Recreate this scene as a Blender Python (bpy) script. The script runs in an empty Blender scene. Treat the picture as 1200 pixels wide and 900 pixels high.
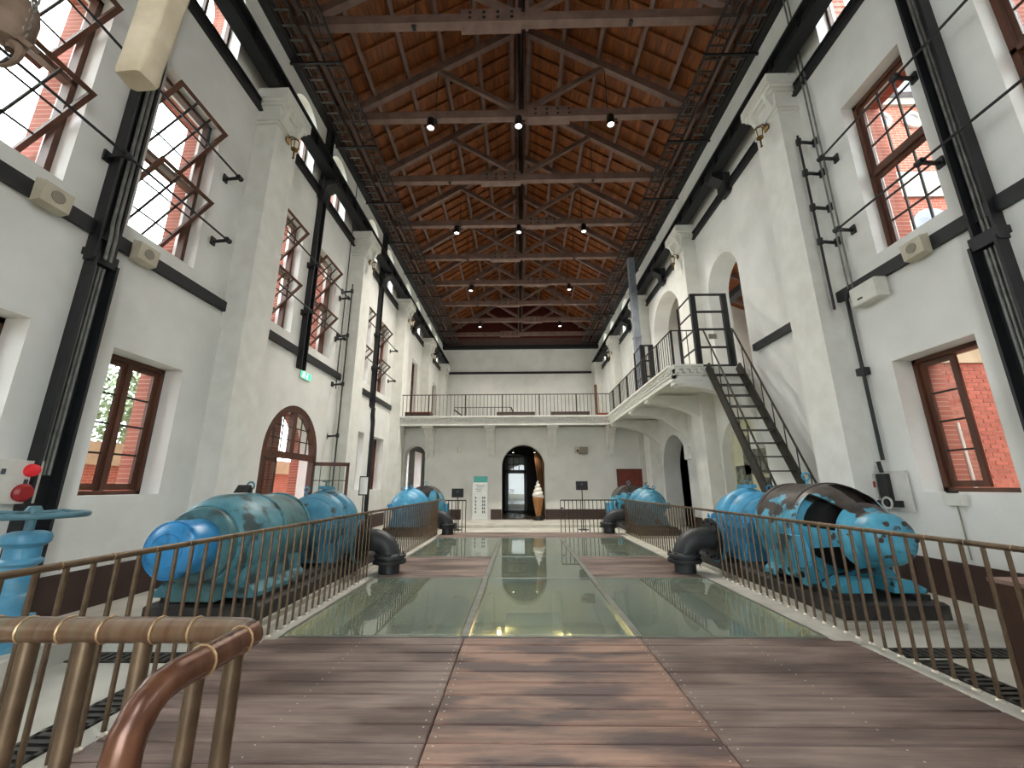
import bpy, math, random
import numpy as np
from mathutils import Vector, Matrix
random.seed(7)
PI = math.pi
SC = bpy.context.scene
COL = SC.collection

# ---------------------------------------------------------------- camera
F = 475.0
CH = 1.5
def _axes():
    y = np.array([(608.7-600)/F, (570.-450)/F, 1.]); y /= np.linalg.norm(y)
    r = math.radians(0.45)
    u = np.array([-math.sin(r), -math.cos(r), 0.]); u -= u.dot(y)*y; u /= np.linalg.norm(u)
    return np.stack([np.cross(y, u), y, u])
MC = _axes()
cam_d = bpy.data.cameras.new('camera')
cam_d.sensor_fit = 'HORIZONTAL'; cam_d.sensor_width = 36.0; cam_d.lens = F/1200*36.0
cam_d.clip_start = 0.05; cam_d.clip_end = 300
cam = bpy.data.objects.new('camera', cam_d); COL.objects.link(cam)
right, down, fwd = Vector(MC[:, 0]), Vector(MC[:, 1]), Vector(MC[:, 2])
cam.matrix_world = Matrix(((right.x, -down.x, -fwd.x, 0), (right.y, -down.y, -fwd.y, 0), (right.z, -down.z, -fwd.z, CH), (0, 0, 0, 1)))
SC.camera = cam

# ---------------------------------------------------------------- world, light, exposure
SKY = 8.5
w = bpy.data.worlds.new('overcast_sky'); SC.world = w; w.use_nodes = True
bg = w.node_tree.nodes['Background']; bg.inputs[0].default_value = (0.93, 0.97, 1.0, 1); bg.inputs[1].default_value = SKY
SC.view_settings.view_transform = 'Standard'; SC.view_settings.look = 'None'
SC.view_settings.gamma = 1.0; SC.view_settings.use_curve_mapping = False
SC.view_settings.exposure = 0.4
SC.cycles.use_denoising = True
SC.cycles.max_bounces = 10; SC.cycles.diffuse_bounces = 6; SC.cycles.transparent_max_bounces = 24
SC.cycles.sample_clamp_indirect = 12.0
SC.cycles.caustics_reflective = False; SC.cycles.caustics_refractive = False

# ---------------------------------------------------------------- materials
def lin(h):
    if isinstance(h, str):
        c = [int(h[i:i+2], 16)/255 for i in (0, 2, 4)]
    else:
        c = [v/255 for v in h]
    return tuple((v/12.92 if v <= 0.04045 else ((v+0.055)/1.055)**2.4) for v in c)
MATS = {}
def mat(name, c1, c2=None, rough=0.6, metal=0.0, scale=4.0, stretch=None, bump=0.0, bscale=None, rnd=0.0, contrast=(0.35, 0.65), detail=5.0, c3=None, scale3=1.0, thr3=(0.55, 0.7), pos3=None):
    """procedural paint / wood / plaster: two tones mixed by noise, optional third tone in patches, per-object tint, bump"""
    m = bpy.data.materials.new(name); m.use_nodes = True; MATS[name] = m
    nt = m.node_tree; N = nt.nodes; L = nt.links
    b = N['Principled BSDF']; b.inputs['Roughness'].default_value = rough; b.inputs['Metallic'].default_value = metal
    c1 = lin(c1)
    if c2 is None and not bump and not rnd:
        b.inputs['Base Color'].default_value = (*c1, 1); return m
    c2 = lin(c2) if c2 is not None else c1
    tc = N.new('ShaderNodeTexCoord'); mp = N.new('ShaderNodeMapping')
    if stretch: mp.inputs['Scale'].default_value = stretch
    L.new(tc.outputs['Object'], mp.inputs['Vector'])
    if rnd:
        oi = N.new('ShaderNodeObjectInfo'); mul = N.new('ShaderNodeVectorMath'); mul.operation = 'SCALE'
        mul.inputs[0].default_value = (37, 53, 91); L.new(oi.outputs['Random'], mul.inputs['Scale'])
        L.new(mul.outputs[0], mp.inputs['Location'])
    nz = N.new('ShaderNodeTexNoise'); nz.inputs['Scale'].default_value = scale; nz.inputs['Detail'].default_value = detail
    L.new(mp.outputs[0], nz.inputs['Vector'])
    rp = N.new('ShaderNodeValToRGB'); rp.color_ramp.elements[0].position = contrast[0]; rp.color_ramp.elements[1].position = contrast[1]
    rp.color_ramp.elements[0].color = (*c1, 1); rp.color_ramp.elements[1].color = (*c2, 1)
    L.new(nz.outputs['Fac'], rp.inputs[0]); out = rp.outputs[0]
    if c3 is not None:
        n3 = N.new('ShaderNodeTexNoise'); n3.inputs['Scale'].default_value = scale3; n3.inputs['Detail'].default_value = 6
        if pos3:
            g3 = N.new('ShaderNodeNewGeometry'); m3 = N.new('ShaderNodeMapping'); m3.inputs['Scale'].default_value = pos3
            L.new(g3.outputs['Position'], m3.inputs['Vector']); L.new(m3.outputs[0], n3.inputs['Vector'])
        else: L.new(mp.outputs[0], n3.inputs['Vector'])
        r3 = N.new('ShaderNodeMapRange'); r3.inputs[1].default_value = thr3[0]; r3.inputs[2].default_value = thr3[1]
        L.new(n3.outputs['Fac'], r3.inputs[0])
        mx = N.new('ShaderNodeMixRGB'); mx.inputs[2].default_value = (*lin(c3), 1)
        L.new(r3.outputs[0], mx.inputs[0]); L.new(out, mx.inputs[1]); out = mx.outputs[0]
    if rnd:
        hs = N.new('ShaderNodeHueSaturation'); mr = N.new('ShaderNodeMapRange')
        mr.inputs[3].default_value = 1-rnd; mr.inputs[4].default_value = 1+rnd
        L.new(oi.outputs['Random'], mr.inputs[0]); L.new(mr.outputs[0], hs.inputs['Value']); L.new(out, hs.inputs['Color']); out = hs.outputs[0]
    L.new(out, b.inputs['Base Color'])
    if bump:
        nb = N.new('ShaderNodeTexNoise'); nb.inputs['Scale'].default_value = bscale or scale*3; nb.inputs['Detail'].default_value = 4
        L.new(mp.outputs[0], nb.inputs['Vector'])
        bp = N.new('ShaderNodeBump'); bp.inputs['Strength'].default_value = bump; bp.inputs['Distance'].default_value = 0.02
        L.new(nb.outputs['Fac'], bp.inputs['Height']); L.new(bp.outputs[0], b.inputs['Normal'])
    return m
def glass_mat(name, tint, refl=0.0, ior=1.45, rough=0.01, dust=0.0, dustcol=(0.5, 0.5, 0.5)):
    m = bpy.data.materials.new(name); m.use_nodes = True; MATS[name] = m
    nt = m.node_tree; N = nt.nodes; L = nt.links; N.clear()
    o = N.new('ShaderNodeOutputMaterial'); tr = N.new('ShaderNodeBsdfTransparent'); tr.inputs[0].default_value = (*tint, 1)
    gl = N.new('ShaderNodeBsdfGlossy'); gl.inputs['Roughness'].default_value = rough
    fr = N.new('ShaderNodeFresnel'); ge = N.new('ShaderNodeNewGeometry'); mr = N.new('ShaderNodeMapRange')   # same reflectance from either face of a thin pane
    mr.inputs[3].default_value = ior; mr.inputs[4].default_value = 1/ior; L.new(ge.outputs['Backfacing'], mr.inputs[0]); L.new(mr.outputs[0], fr.inputs[0])
    ad = N.new('ShaderNodeMath'); ad.operation = 'ADD'; ad.use_clamp = True; ad.inputs[1].default_value = refl
    L.new(fr.outputs[0], ad.inputs[0])
    src = tr.outputs[0]
    if dust:
        df = N.new('ShaderNodeBsdfDiffuse'); df.inputs[0].default_value = (*dustcol, 1)
        mx0 = N.new('ShaderNodeMixShader'); mx0.inputs[0].default_value = dust
        L.new(tr.outputs[0], mx0.inputs[1]); L.new(df.outputs[0], mx0.inputs[2]); src = mx0.outputs[0]
    mx = N.new('ShaderNodeMixShader'); L.new(ad.outputs[0], mx.inputs[0]); L.new(src, mx.inputs[1]); L.new(gl.outputs[0], mx.inputs[2])
    L.new(mx.outputs[0], o.inputs[0]); return m
def emit_mat(name, col, s):
    m = bpy.data.materials.new(name); m.use_nodes = True; MATS[name] = m
    b = m.node_tree.nodes['Principled BSDF']; b.inputs['Base Color'].default_value = (*col, 1)
    b.inputs['Emission Color'].default_value = (*col, 1); b.inputs['Emission Strength'].default_value = s; return m
def brick_mat(name, axes, c1, c2, mortar):
    m = bpy.data.materials.new(name); m.use_nodes = True; MATS[name] = m
    nt = m.node_tree; N = nt.nodes; L = nt.links; b = N['Principled BSDF']; b.inputs['Roughness'].default_value = 0.85
    tc = N.new('ShaderNodeTexCoord'); sp = N.new('ShaderNodeSeparateXYZ'); cb = N.new('ShaderNodeCombineXYZ')
    L.new(tc.outputs['Object'], sp.inputs[0]); L.new(sp.outputs[axes[0]], cb.inputs[0]); L.new(sp.outputs[axes[1]], cb.inputs[1])
    br = N.new('ShaderNodeTexBrick'); br.inputs['Scale'].default_value = 1.0
    br.inputs['Brick Width'].default_value = 0.23; br.inputs['Row Height'].default_value = 0.075; br.inputs['Mortar Size'].default_value = 0.006
    br.inputs['Color1'].default_value = (*lin(c1), 1); br.inputs['Color2'].default_value = (*lin(c2), 1); br.inputs['Mortar'].default_value = (*lin(mortar), 1)
    L.new(cb.outputs[0], br.inputs['Vector']); L.new(br.outputs['Color'], b.inputs['Base Color'])
    bp = N.new('ShaderNodeBump'); bp.inputs['Strength'].default_value = 0.5; bp.inputs['Distance'].default_value = 0.01
    L.new(br.outputs['Fac'], bp.inputs['Height']); bp.invert = True; L.new(bp.outputs[0], b.inputs['Normal']); return m

mat('plaster', 'e6e6e2', 'dcdcd7', rough=0.75, scale=1.3, bump=0.12, bscale=14, c3='d2d1ca', scale3=0.7, thr3=(0.56, 0.78))
mat('plaster_trim', 'e6e6e0', 'dcdbd4', rough=0.7, scale=3, bump=0.08, bscale=20)
mat('black_steel', '14161a', '1d1f22', rough=0.5, scale=6, bump=0.05)
mat('grey_conduit', '6c6c68', '868682', rough=0.45, metal=0.3, scale=8)
mat('baseboard_brown', '3a2722', '43302a', rough=0.55, scale=3)
mat('window_wood', '4a2a1c', '5d3724', rough=0.5, scale=6, stretch=(1, 1, 0.15))
mat('muntin_dark', '2c2420', rough=0.6)
mat('door_wood', '402417', '55301f', rough=0.5, scale=5, stretch=(1, 1, 0.15))
mat('concrete_floor', 'bcb9ae', 'd0cec4', rough=0.55, scale=1.6, bump=0.05, c3='a09d92', scale3=1.1, thr3=(0.55, 0.75))
mat('concrete_curb', 'a9a79c', 'bdbab0', rough=0.7, scale=4, bump=0.1)
mat('pit_concrete', '8f8f80', 'b0a88f', rough=0.8, scale=1.2, bump=0.1, c3='6b7a6c', scale3=0.9)
mat('pit_wall', '66726a', '8a8a78', rough=0.8, scale=1.5, bump=0.1)
mat('deck_wood', '786660', '978379', rough=0.45, scale=3.0, stretch=(0.5, 6, 6), bump=0.25, bscale=10, rnd=0.14, c3='57463f', scale3=1.0, thr3=(0.42, 0.62), pos3=(0.8, 2.2, 1))
mat('deck_wood_mid', '83675a', 'a48270', rough=0.45, scale=3.0, stretch=(0.5, 6, 6), bump=0.25, bscale=10, rnd=0.12, c3='5a4844', scale3=1.1, thr3=(0.43, 0.58), pos3=(1.1, 3.6, 1))
mat('rail_bronze', '5c4c3c', '75624d', rough=0.38, metal=0.55, scale=14, contrast=(0.3, 0.7), c3='43392f', scale3=6)
mat('rail_copper', '5e4231', '75604a', rough=0.28, metal=0.35, scale=7, stretch=(6, 1, 1), contrast=(0.3, 0.7), c3='6f6a55', scale3=3)
mat('ring_brass', 'b79a74', rough=0.35, metal=0.6)
mat('rail_dark', '2a2926', '37342f', rough=0.5, metal=0.3, scale=8)
mat('stair_steel', '2c2b26', '3d3a32', rough=0.55, metal=0.2, scale=8, bump=0.06)
mat('roof_board', '733b14', '8f501c', rough=0.6, scale=3, stretch=(8, 0.8, 8), rnd=0.25, c3='5a2a10', scale3=2)
mat('truss_wood', '6f5850', '80685f', rough=0.65, scale=3, stretch=(1, 1, 1), bump=0.1)
mat('batten_wood', '8a5227', '6c3b1b', rough=0.65, scale=3)
mat('gable_board', '4d1714', '5a1d18', rough=0.6, scale=3)
mat('gable_brown', '584038', '624a42', rough=0.6, scale=3)
mat('tray_steel', '6a6866', '565452', rough=0.45, metal=0.3, scale=5)
mat('tray_dark', '2a2423', '362d2b', rough=0.6, scale=5)
mat('motor_teal', '477d8a', '5c93a0', rough=0.4, scale=7, bump=0.15, bscale=18, c3='33494b', scale3=4.5, thr3=(0.52, 0.60))
mat('motor_weathered', '456c70', '557f83', rough=0.45, scale=7, bump=0.12, bscale=20, c3='3a3f3c', scale3=4, thr3=(0.5, 0.7))
mat('cap_blue', '2f87c2', '3f98d2', rough=0.3, scale=5, bump=0.04, c3='2a5f8c', scale3=7, thr3=(0.58, 0.68))
mat('pump_blue', '3f93bf', '55a8d0', rough=0.38, scale=4, bump=0.1, bscale=16, c3='2f6f92', scale3=4, thr3=(0.56, 0.72))
mat('pump_teal', '3f82a0', '5596b0', rough=0.4, scale=5, bump=0.12, bscale=16, c3='3b4a4d', scale3=5, thr3=(0.56, 0.66))
mat('motor_cyan', '469cba', '5aafc8', rough=0.35, scale=4, bump=0.08, bscale=20, c3='25282a', scale3=4.5, thr3=(0.58, 0.63))
def two_tone(name, z0):
    m = bpy.data.materials.new(name); m.use_nodes = True; MATS[name] = m; nt = m.node_tree; N = nt.nodes; L = nt.links; b = N['Principled BSDF']; b.inputs['Roughness'].default_value = 0.36
    tc = N.new('ShaderNodeTexCoord'); sp = N.new('ShaderNodeSeparateXYZ'); L.new(tc.outputs['Object'], sp.inputs[0])
    n1 = N.new('ShaderNodeTexNoise'); n1.inputs['Scale'].default_value = 3.2; n1.inputs['Detail'].default_value = 7; L.new(tc.outputs['Object'], n1.inputs['Vector'])
    ma = N.new('ShaderNodeMath'); ma.operation = 'MULTIPLY_ADD'; ma.inputs[1].default_value = 1.5; L.new(n1.outputs['Fac'], ma.inputs[0]); L.new(sp.outputs[2], ma.inputs[2])
    mr = N.new('ShaderNodeMapRange'); mr.inputs[1].default_value = z0+0.75; mr.inputs[2].default_value = z0+0.80; L.new(ma.outputs[0], mr.inputs[0])
    n2 = N.new('ShaderNodeTexNoise'); n2.inputs['Scale'].default_value = 6; n2.inputs['Detail'].default_value = 5; L.new(tc.outputs['Object'], n2.inputs['Vector'])
    r1 = N.new('ShaderNodeValToRGB'); r1.color_ramp.elements[0].color = (*lin('3f8fae'), 1); r1.color_ramp.elements[1].color = (*lin('5badc8'), 1); r1.color_ramp.elements[0].position = .35; r1.color_ramp.elements[1].position = .65
    r2 = N.new('ShaderNodeValToRGB'); r2.color_ramp.elements[0].color = (*lin('2f2a28'), 1); r2.color_ramp.elements[1].color = (*lin('524a45'), 1); r2.color_ramp.elements[0].position = .35; r2.color_ramp.elements[1].position = .65
    L.new(n2.outputs['Fac'], r1.inputs[0]); L.new(n2.outputs['Fac'], r2.inputs[0])
    n3 = N.new('ShaderNodeTexNoise'); n3.inputs['Scale'].default_value = 4.6; n3.inputs['Detail'].default_value = 6; L.new(tc.outputs['Object'], n3.inputs['Vector'])
    m3 = N.new('ShaderNodeMapRange'); m3.inputs[1].default_value = 0.60; m3.inputs[2].default_value = 0.63; L.new(n3.outputs['Fac'], m3.inputs[0])
    mx_ = N.new('ShaderNodeMath'); mx_.operation = 'MAXIMUM'; L.new(mr.outputs[0], mx_.inputs[0]); L.new(m3.outputs[0], mx_.inputs[1])
    mx = N.new('ShaderNodeMixRGB'); L.new(mx_.outputs[0], mx.inputs[0]); L.new(r1.outputs[0], mx.inputs[1]); L.new(r2.outputs[0], mx.inputs[2]); L.new(mx.outputs[0], b.inputs['Base Color'])
    bp = N.new('ShaderNodeBump'); bp.inputs['Strength'].default_value = 0.25; bp.inputs['Distance'].default_value = 0.01; L.new(mx_.outputs[0], bp.inputs['Height']); bp.invert = True; L.new(bp.outputs[0], b.inputs['Normal'])
two_tone('motor_two_tone', 0.90)
mat('motor_black', '38322f', '4b443f', rough=0.35, scale=6, bump=0.1, bscale=20, c3='2c2725', scale3=4)
mat('lid_blue', '59b4da', '6cc2e4', rough=0.4, scale=5, c3='2d5f78', scale3=9, thr3=(0.62, 0.66))
mat('rail_red', '553729', '6e4a37', rough=0.25, metal=0.3, scale=6, stretch=(6, 6, 1))
mat('hole_black', '0a0a0a', rough=0.9)
mat('pipe_black', '24272a', '2e3234', rough=0.5, scale=6, bump=0.08, bscale=30)
mat('plinth_black', '2b2a29', '383634', rough=0.6, scale=5, bump=0.2, bscale=12, c3='5a564f', scale3=3, thr3=(0.6, 0.75))
mat('valve_blue', '4586a6', '5a9ab8', rough=0.42, scale=6, bump=0.1, c3='6f95a0', scale3=4)
mat('wheel_teal', '476f7c', '5a8491', rough=0.45, scale=8, bump=0.1)
mat('steel_strip', '9b9e9a', '84877f', rough=0.35, metal=0.6, scale=6)
mat('screw', 'c9c2b4', rough=0.4, metal=0.4)
mat('grate_iron', '3a3935', '4a4843', rough=0.55, metal=0.4, scale=8)
mat('canvas', 'd3c6ae', 'bfb197', rough=0.9, scale=4, bump=0.4, bscale=8)
mat('hook_brown', '6d5848', '857060', rough=0.6, scale=6, bump=0.2)
mat('chain_grey', '8c8782', rough=0.4, metal=0.6)
mat('white_plastic', 'd9d8d0', 'cfcec5', rough=0.5, scale=5)
mat('cream_plastic', 'c8c0ac', 'bdb49f', rough=0.55, scale=5)
mat('grille', '8b8678', rough=0.7)
mat('marble', 'd6d4cd', 'c2c1bb', rough=0.3, scale=3)
mat('red_paint', 'a8282c', '8f2024', rough=0.35, scale=6)
mat('brass', '8a6f3c', '6d5630', rough=0.35, metal=0.8, scale=8)
mat('frosted', 'e8e4d6', rough=0.4)
mat('lamp_black', '151515', rough=0.45)
mat('brown_box', '3d281f', '4a3226', rough=0.45, scale=3, stretch=(1, 1, 0.3))
mat('box_top', '8a6f66', '9a8076', rough=0.4, scale=3)
mat('panel_red', '6a2a1c', '7c3323', rough=0.55, scale=5)
mat('teal_print', '4fa39a', rough=0.6)
mat('paper', 'dfe2e0', 'd4d8d7', rough=0.7, scale=4)
mat('ink', '4b5560', rough=0.7)
mat('cream_swirl', 'f2efe8', 'e6e2d8', rough=0.5, scale=6)
mat('waffle', 'b5804d', '9c6a3c', rough=0.6, scale=10)
mat('curtain', '8a6038', '6d4a2a', rough=0.8, scale=3, stretch=(3, 3, 0.2))
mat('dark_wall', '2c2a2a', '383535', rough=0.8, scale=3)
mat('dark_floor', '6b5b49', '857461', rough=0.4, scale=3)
mat('dark_bench', '2f211b', '3c2b23', rough=0.5, scale=3)
mat('foliage', '4f6140', '748462', rough=0.7, scale=8)
mat('trunk', '6a5a48', rough=0.9)
mat('ground', 'a9a796', 'b8b6a4', rough=0.9, scale=2)
mat('tan_stone', '94866c', 'a3957a', rough=0.8, scale=3)
mat('white_band', 'b8b3aa', rough=0.7)
mat('slate', '6f7681', '868d96', rough=0.6, scale=4)
mat('mural', 'c9c7a8', 'd8d4b8', rough=0.6, scale=2)
mat('mural_ink', '4c4f47', '8b8d7c', rough=0.6, scale=5, contrast=(0.42, 0.58))
mat('mural_pale', 'd8cfae', rough=0.6)
mat('brick', '8c4b3b', '9c5a49', rough=0.85, scale=9, bump=0.2, rnd=0.16)
mat('mortar', 'a08877', '8f7767', rough=0.9, scale=6)
brick_mat('brick_x', (1, 2), '8f4634', '9c5442', 'a58b7b')
brick_mat('brick_y', (0, 2), '8f4634', '9c5442', 'a58b7b')
glass_mat('pane', (0.93, 0.96, 0.95), 0.0)
glass_mat('floor_glass', (0.70, 0.79, 0.72), 0.03, ior=1.5, rough=0.015, dust=0.2, dustcol=(0.50, 0.60, 0.56))
glass_mat('door_glass', (0.8, 0.86, 0.85), 0.02)
emit_mat('bulb_white', (1.0, 0.96, 0.88), 6.0)
emit_mat('bulb_warm', (1.0, 0.72, 0.35), 12.0)
emit_mat('exit_green', (0.05, 0.62, 0.28), 1.3)
emit_mat('exit_white', (0.85, 1.0, 0.9), 1.5)
emit_mat('alarm_red', (0.7, 0.02, 0.03), 0.12)

# ---------------------------------------------------------------- mesh helpers
class MB:
    def __init__(s): s.v = []; s.f = []
    def add(s, vs, fs):
        o = len(s.v); s.v += [tuple(v) for v in vs]; s.f += [tuple(i+o for i in f) for f in fs]; return s
    def box(s, x0, x1, y0, y1, z0, z1):
        x0, x1 = min(x0, x1), max(x0, x1); y0, y1 = min(y0, y1), max(y0, y1); z0, z1 = min(z0, z1), max(z0, z1)
        return s.add([(x0,y0,z0),(x1,y0,z0),(x1,y1,z0),(x0,y1,z0),(x0,y0,z1),(x1,y0,z1),(x1,y1,z1),(x0,y1,z1)],
                     [(0,3,2,1),(4,5,6,7),(0,1,5,4),(1,2,6,5),(2,3,7,6),(3,0,4,7)])
    def cbox(s, x0, x1, y0, y1, z0, z1, c):
        """box with a chamfer round the top"""
        b = [(x0,y0,z0),(x1,y0,z0),(x1,y1,z0),(x0,y1,z0)]; m = [(x,y,z1-c) for x,y,_ in b]
        t = [(x0+c,y0+c,z1),(x1-c,y0+c,z1),(x1-c,y1-c,z1),(x0+c,y1-c,z1)]
        fs = [(0,3,2,1),(8,9,10,11)]
        for i in range(4):
            j = (i+1) % 4; fs += [(i,j,4+j,4+i),(4+i,4+j,8+j,8+i)]
        return s.add(b+m+t, fs)
    def prism(s, poly, axis, a0, a1):
        """poly: 2-D outline in the two other axes (order x,y,z without axis), extruded along axis"""
        def P(p, a):
            if axis == 0: return (a, p[0], p[1])
            if axis == 1: return (p[0], a, p[1])
            return (p[0], p[1], a)
        n = len(poly); vs = [P(p, a0) for p in poly] + [P(p, a1) for p in poly]
        fs = [tuple(range(n-1, -1, -1)), tuple(range(n, 2*n))] + [(i, (i+1) % n, n+(i+1) % n, n+i) for i in range(n)]
        return s.add(vs, fs)
    def bar(s, a, b, w, h=None, up=(0, 0, 1)):
        """rectangular bar from a to b, w wide, h high"""
        h = h or w; a = Vector(a); b = Vector(b); d = (b-a).normalized(); u = Vector(up)
        if abs(d.dot(u)) > 0.98: u = Vector((1, 0, 0))
        r = d.cross(u).normalized(); u = r.cross(d).normalized(); vs = []
        for p in (a, b):
            for sx, sy in ((-1,-1),(1,-1),(1,1),(-1,1)): vs.append(p + r*sx*w/2 + u*sy*h/2)
        return s.add(vs, [(0,1,2,3),(7,6,5,4),(0,4,5,1),(1,5,6,2),(2,6,7,3),(3,7,4,0)])
    def tube(s, path, r, n=10, cap=True):
        path = [Vector(p) for p in path]; rs = r if isinstance(r, (list, tuple)) else [r]*len(path)
        prev = None; vs = []
        for i, p in enumerate(path):
            d = (path[min(i+1, len(path)-1)] - path[max(i-1, 0)]).normalized()
            if prev is None:
                a = Vector((0, 0, 1)) if abs(d.z) < 0.9 else Vector((1, 0, 0)); u = d.cross(a).normalized()
            else:
                u = (prev - d*prev.dot(d)).normalized()
            prev = u; v = d.cross(u)
            for k in range(n):
                t = 2*PI*k/n; vs.append(p + (u*math.cos(t) + v*math.sin(t))*rs[i])
        m = len(path); fs = []
        for i in range(m-1):
            for k in range(n):
                fs.append((i*n+k, i*n+(k+1) % n, (i+1)*n+(k+1) % n, (i+1)*n+k))
        if cap: fs += [tuple(range(n-1, -1, -1)), tuple(range((m-1)*n, m*n))]
        return s.add(vs, fs)
    def lathe(s, prof, o=(0, 0, 0), axis=2, n=24, skip=None):
        """prof: list of (radius, t along axis); skip(i, k) leaves a face out"""
        o = Vector(o); vs = []
        for r, t in prof:
            for k in range(n):
                a = 2*PI*k/n; c, q = r*math.cos(a), r*math.sin(a)
                vs.append(o + Vector({0: (t, c, q), 1: (c, t, q), 2: (c, q, t)}[axis]))
        fs = []; m = len(prof)
        for i in range(m-1):
            for k in range(n):
                if skip and skip(i, k): continue
                f = (i*n+k, i*n+(k+1) % n, (i+1)*n+(k+1) % n, (i+1)*n+k)
                fs.append(f if axis != 1 else f[::-1])
        fs += [tuple(range(n-1, -1, -1)), tuple(range((m-1)*n, m*n))]
        return s.add(vs, fs)
    def torus(s, o, R, r, axis=2, n=20, m=8, a0=0, a1=2*PI):
        pts = []; full = abs(a1-a0-2*PI) < 1e-6
        for k in range(n + (0 if full else 1)):
            a = a0 + (a1-a0)*k/n; c, q = R*math.cos(a), R*math.sin(a)
            pts.append(Vector(o) + Vector({0: (0, c, q), 1: (c, 0, q), 2: (c, q, 0)}[axis]))
        if not full: return s.tube(pts, r, m)
        vs = []; fs = []
        ax = Vector({0: (1, 0, 0), 1: (0, 1, 0), 2: (0, 0, 1)}[axis])
        for p in pts:
            d = (p-Vector(o)).normalized()
            for j in range(m):
                b = 2*PI*j/m; vs.append(p + d*r*math.cos(b) + ax*r*math.sin(b))
        for k in range(n):
            for j in range(m):
                fs.append((k*m+j, k*m+(j+1) % m, ((k+1) % n)*m+(j+1) % m, ((k+1) % n)*m+j))
        return s.add(vs, fs)
    def ball(s, o, r, n=12, m=8, sc=(1, 1, 1)):
        prof = [(max(r*math.sin(PI*i/m), 1e-4), -r*math.cos(PI*i/m)) for i in range(m+1)]
        st = len(s.v); s.lathe(prof, (0, 0, 0), 2, n)
        for i in range(st, len(s.v)):
            v = s.v[i]; s.v[i] = (o[0]+v[0]*sc[0], o[1]+v[1]*sc[1], o[2]+v[2]*sc[2])
        return s
    def mesh(s, name, m, smooth=True, ang=35):
        me = bpy.data.meshes.new(name); me.from_pydata([tuple(v) for v in s.v], [], s.f); me.update()
        import bmesh
        bm = bmesh.new(); bm.from_mesh(me); bmesh.ops.delete(bm, geom=[v for v in bm.verts if not v.link_faces], context='VERTS'); bmesh.ops.recalc_face_normals(bm, faces=bm.faces); bm.to_mesh(me); bm.free()
        for p in me.polygons: p.use_smooth = smooth
        if smooth: me.set_sharp_from_angle(angle=math.radians(ang))
        me.materials.append(MATS[m]); return me
    def build(s, name, m, parent=None, loc=(0, 0, 0), **k):
        return link(name, s.mesh(name, m, **k), parent, loc)
def link(name, me, parent=None, loc=(0, 0, 0), rot=None):
    o = bpy.data.objects.new(name, me); COL.objects.link(o); o.location = loc
    if rot: o.rotation_euler = rot
    if parent: o.parent = parent
    return o
LABELS = set()
def tag(o, label, cat, group=None):
    o['label'] = label; o['category'] = cat
    if group: o['group'] = group
    return o
def thing(name, label, cat, loc=(0, 0, 0), group=None, rotz=0):
    o = bpy.data.objects.new(name, None); COL.objects.link(o); o.location = loc; o.rotation_euler = (0, 0, rotz); o.empty_display_size = 0.1
    return tag(o, label, cat, group)
def struct(o): o['kind'] = 'structure'; return o
def sempty(name, loc=(0, 0, 0)):
    o = bpy.data.objects.new(name, None); COL.objects.link(o); o.location = loc; o.empty_display_size = 0.1; return struct(o)
def copy_tree(o, parent=None, loc=None):
    c = o.copy(); COL.objects.link(c); c.parent = parent
    if loc is not None: c.location = loc
    for ch in list(o.children): copy_tree(ch, c)
    return c
def point_light(name, loc, power, col, size, parent=None, spot=None):
    d = bpy.data.lights.new(name, 'SPOT' if spot else 'POINT'); d.energy = power; d.color = col; d.shadow_soft_size = size
    if spot: d.spot_size = spot; d.spot_blend = 0.6
    o = bpy.data.objects.new(name, d); COL.objects.link(o); o.location = loc
    if parent: o.parent = parent
    return o

# ================================================================ SETTING
XL, XR = -5.8, 6.1
BAY = 5.3
Y0, Y1 = -3.6, 29.6
ZF = -0.04            # concrete floor level, the deck top is 0
ZT = 12.15            # wall top
ZM = 4.56             # mezzanine floor
RO = -0.1             # the right wall's bays sit a little nearer

def wall_grid(mb, x0, x1, y0, y1, z0, z1, ops):
    ys = sorted({y0, y1} | {min(max(o[0], y0), y1) for o in ops} | {min(max(o[1], y0), y1) for o in ops})
    for a, b in zip(ys[:-1], ys[1:]):
        if b-a < 1e-6: continue
        mid = (a+b)/2; cuts = sorted((o[2], o[3]) for o in ops if o[0] < mid < o[1]); z = z0
        for c, d in cuts:
            if d <= z0 or c >= z1: continue
            if c > z: mb.box(x0, x1, a, b, z, c)
            z = max(z, d)
        if z < z1: mb.box(x0, x1, a, b, z, z1)
    for o in ops:
        if len(o) > 4 and o[4] and z0 < o[3] <= z1+1e-6 and y0-1e-6 <= o[0] and o[1] <= y1+1e-6:
            cy, r = (o[0]+o[1])/2, (o[1]-o[0])/2; sp = o[3]-r; n = 20
            for k in range(n):
                t0, t1 = PI*k/n, PI*(k+1)/n
                p = [(cy-r*math.cos(t0), sp+r*math.sin(t0)), (cy-r*math.cos(t1), sp+r*math.sin(t1))]
                mb.prism([p[0], p[1], (p[1][0], o[3]), (p[0][0], o[3])], 0, x0, x1)

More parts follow.
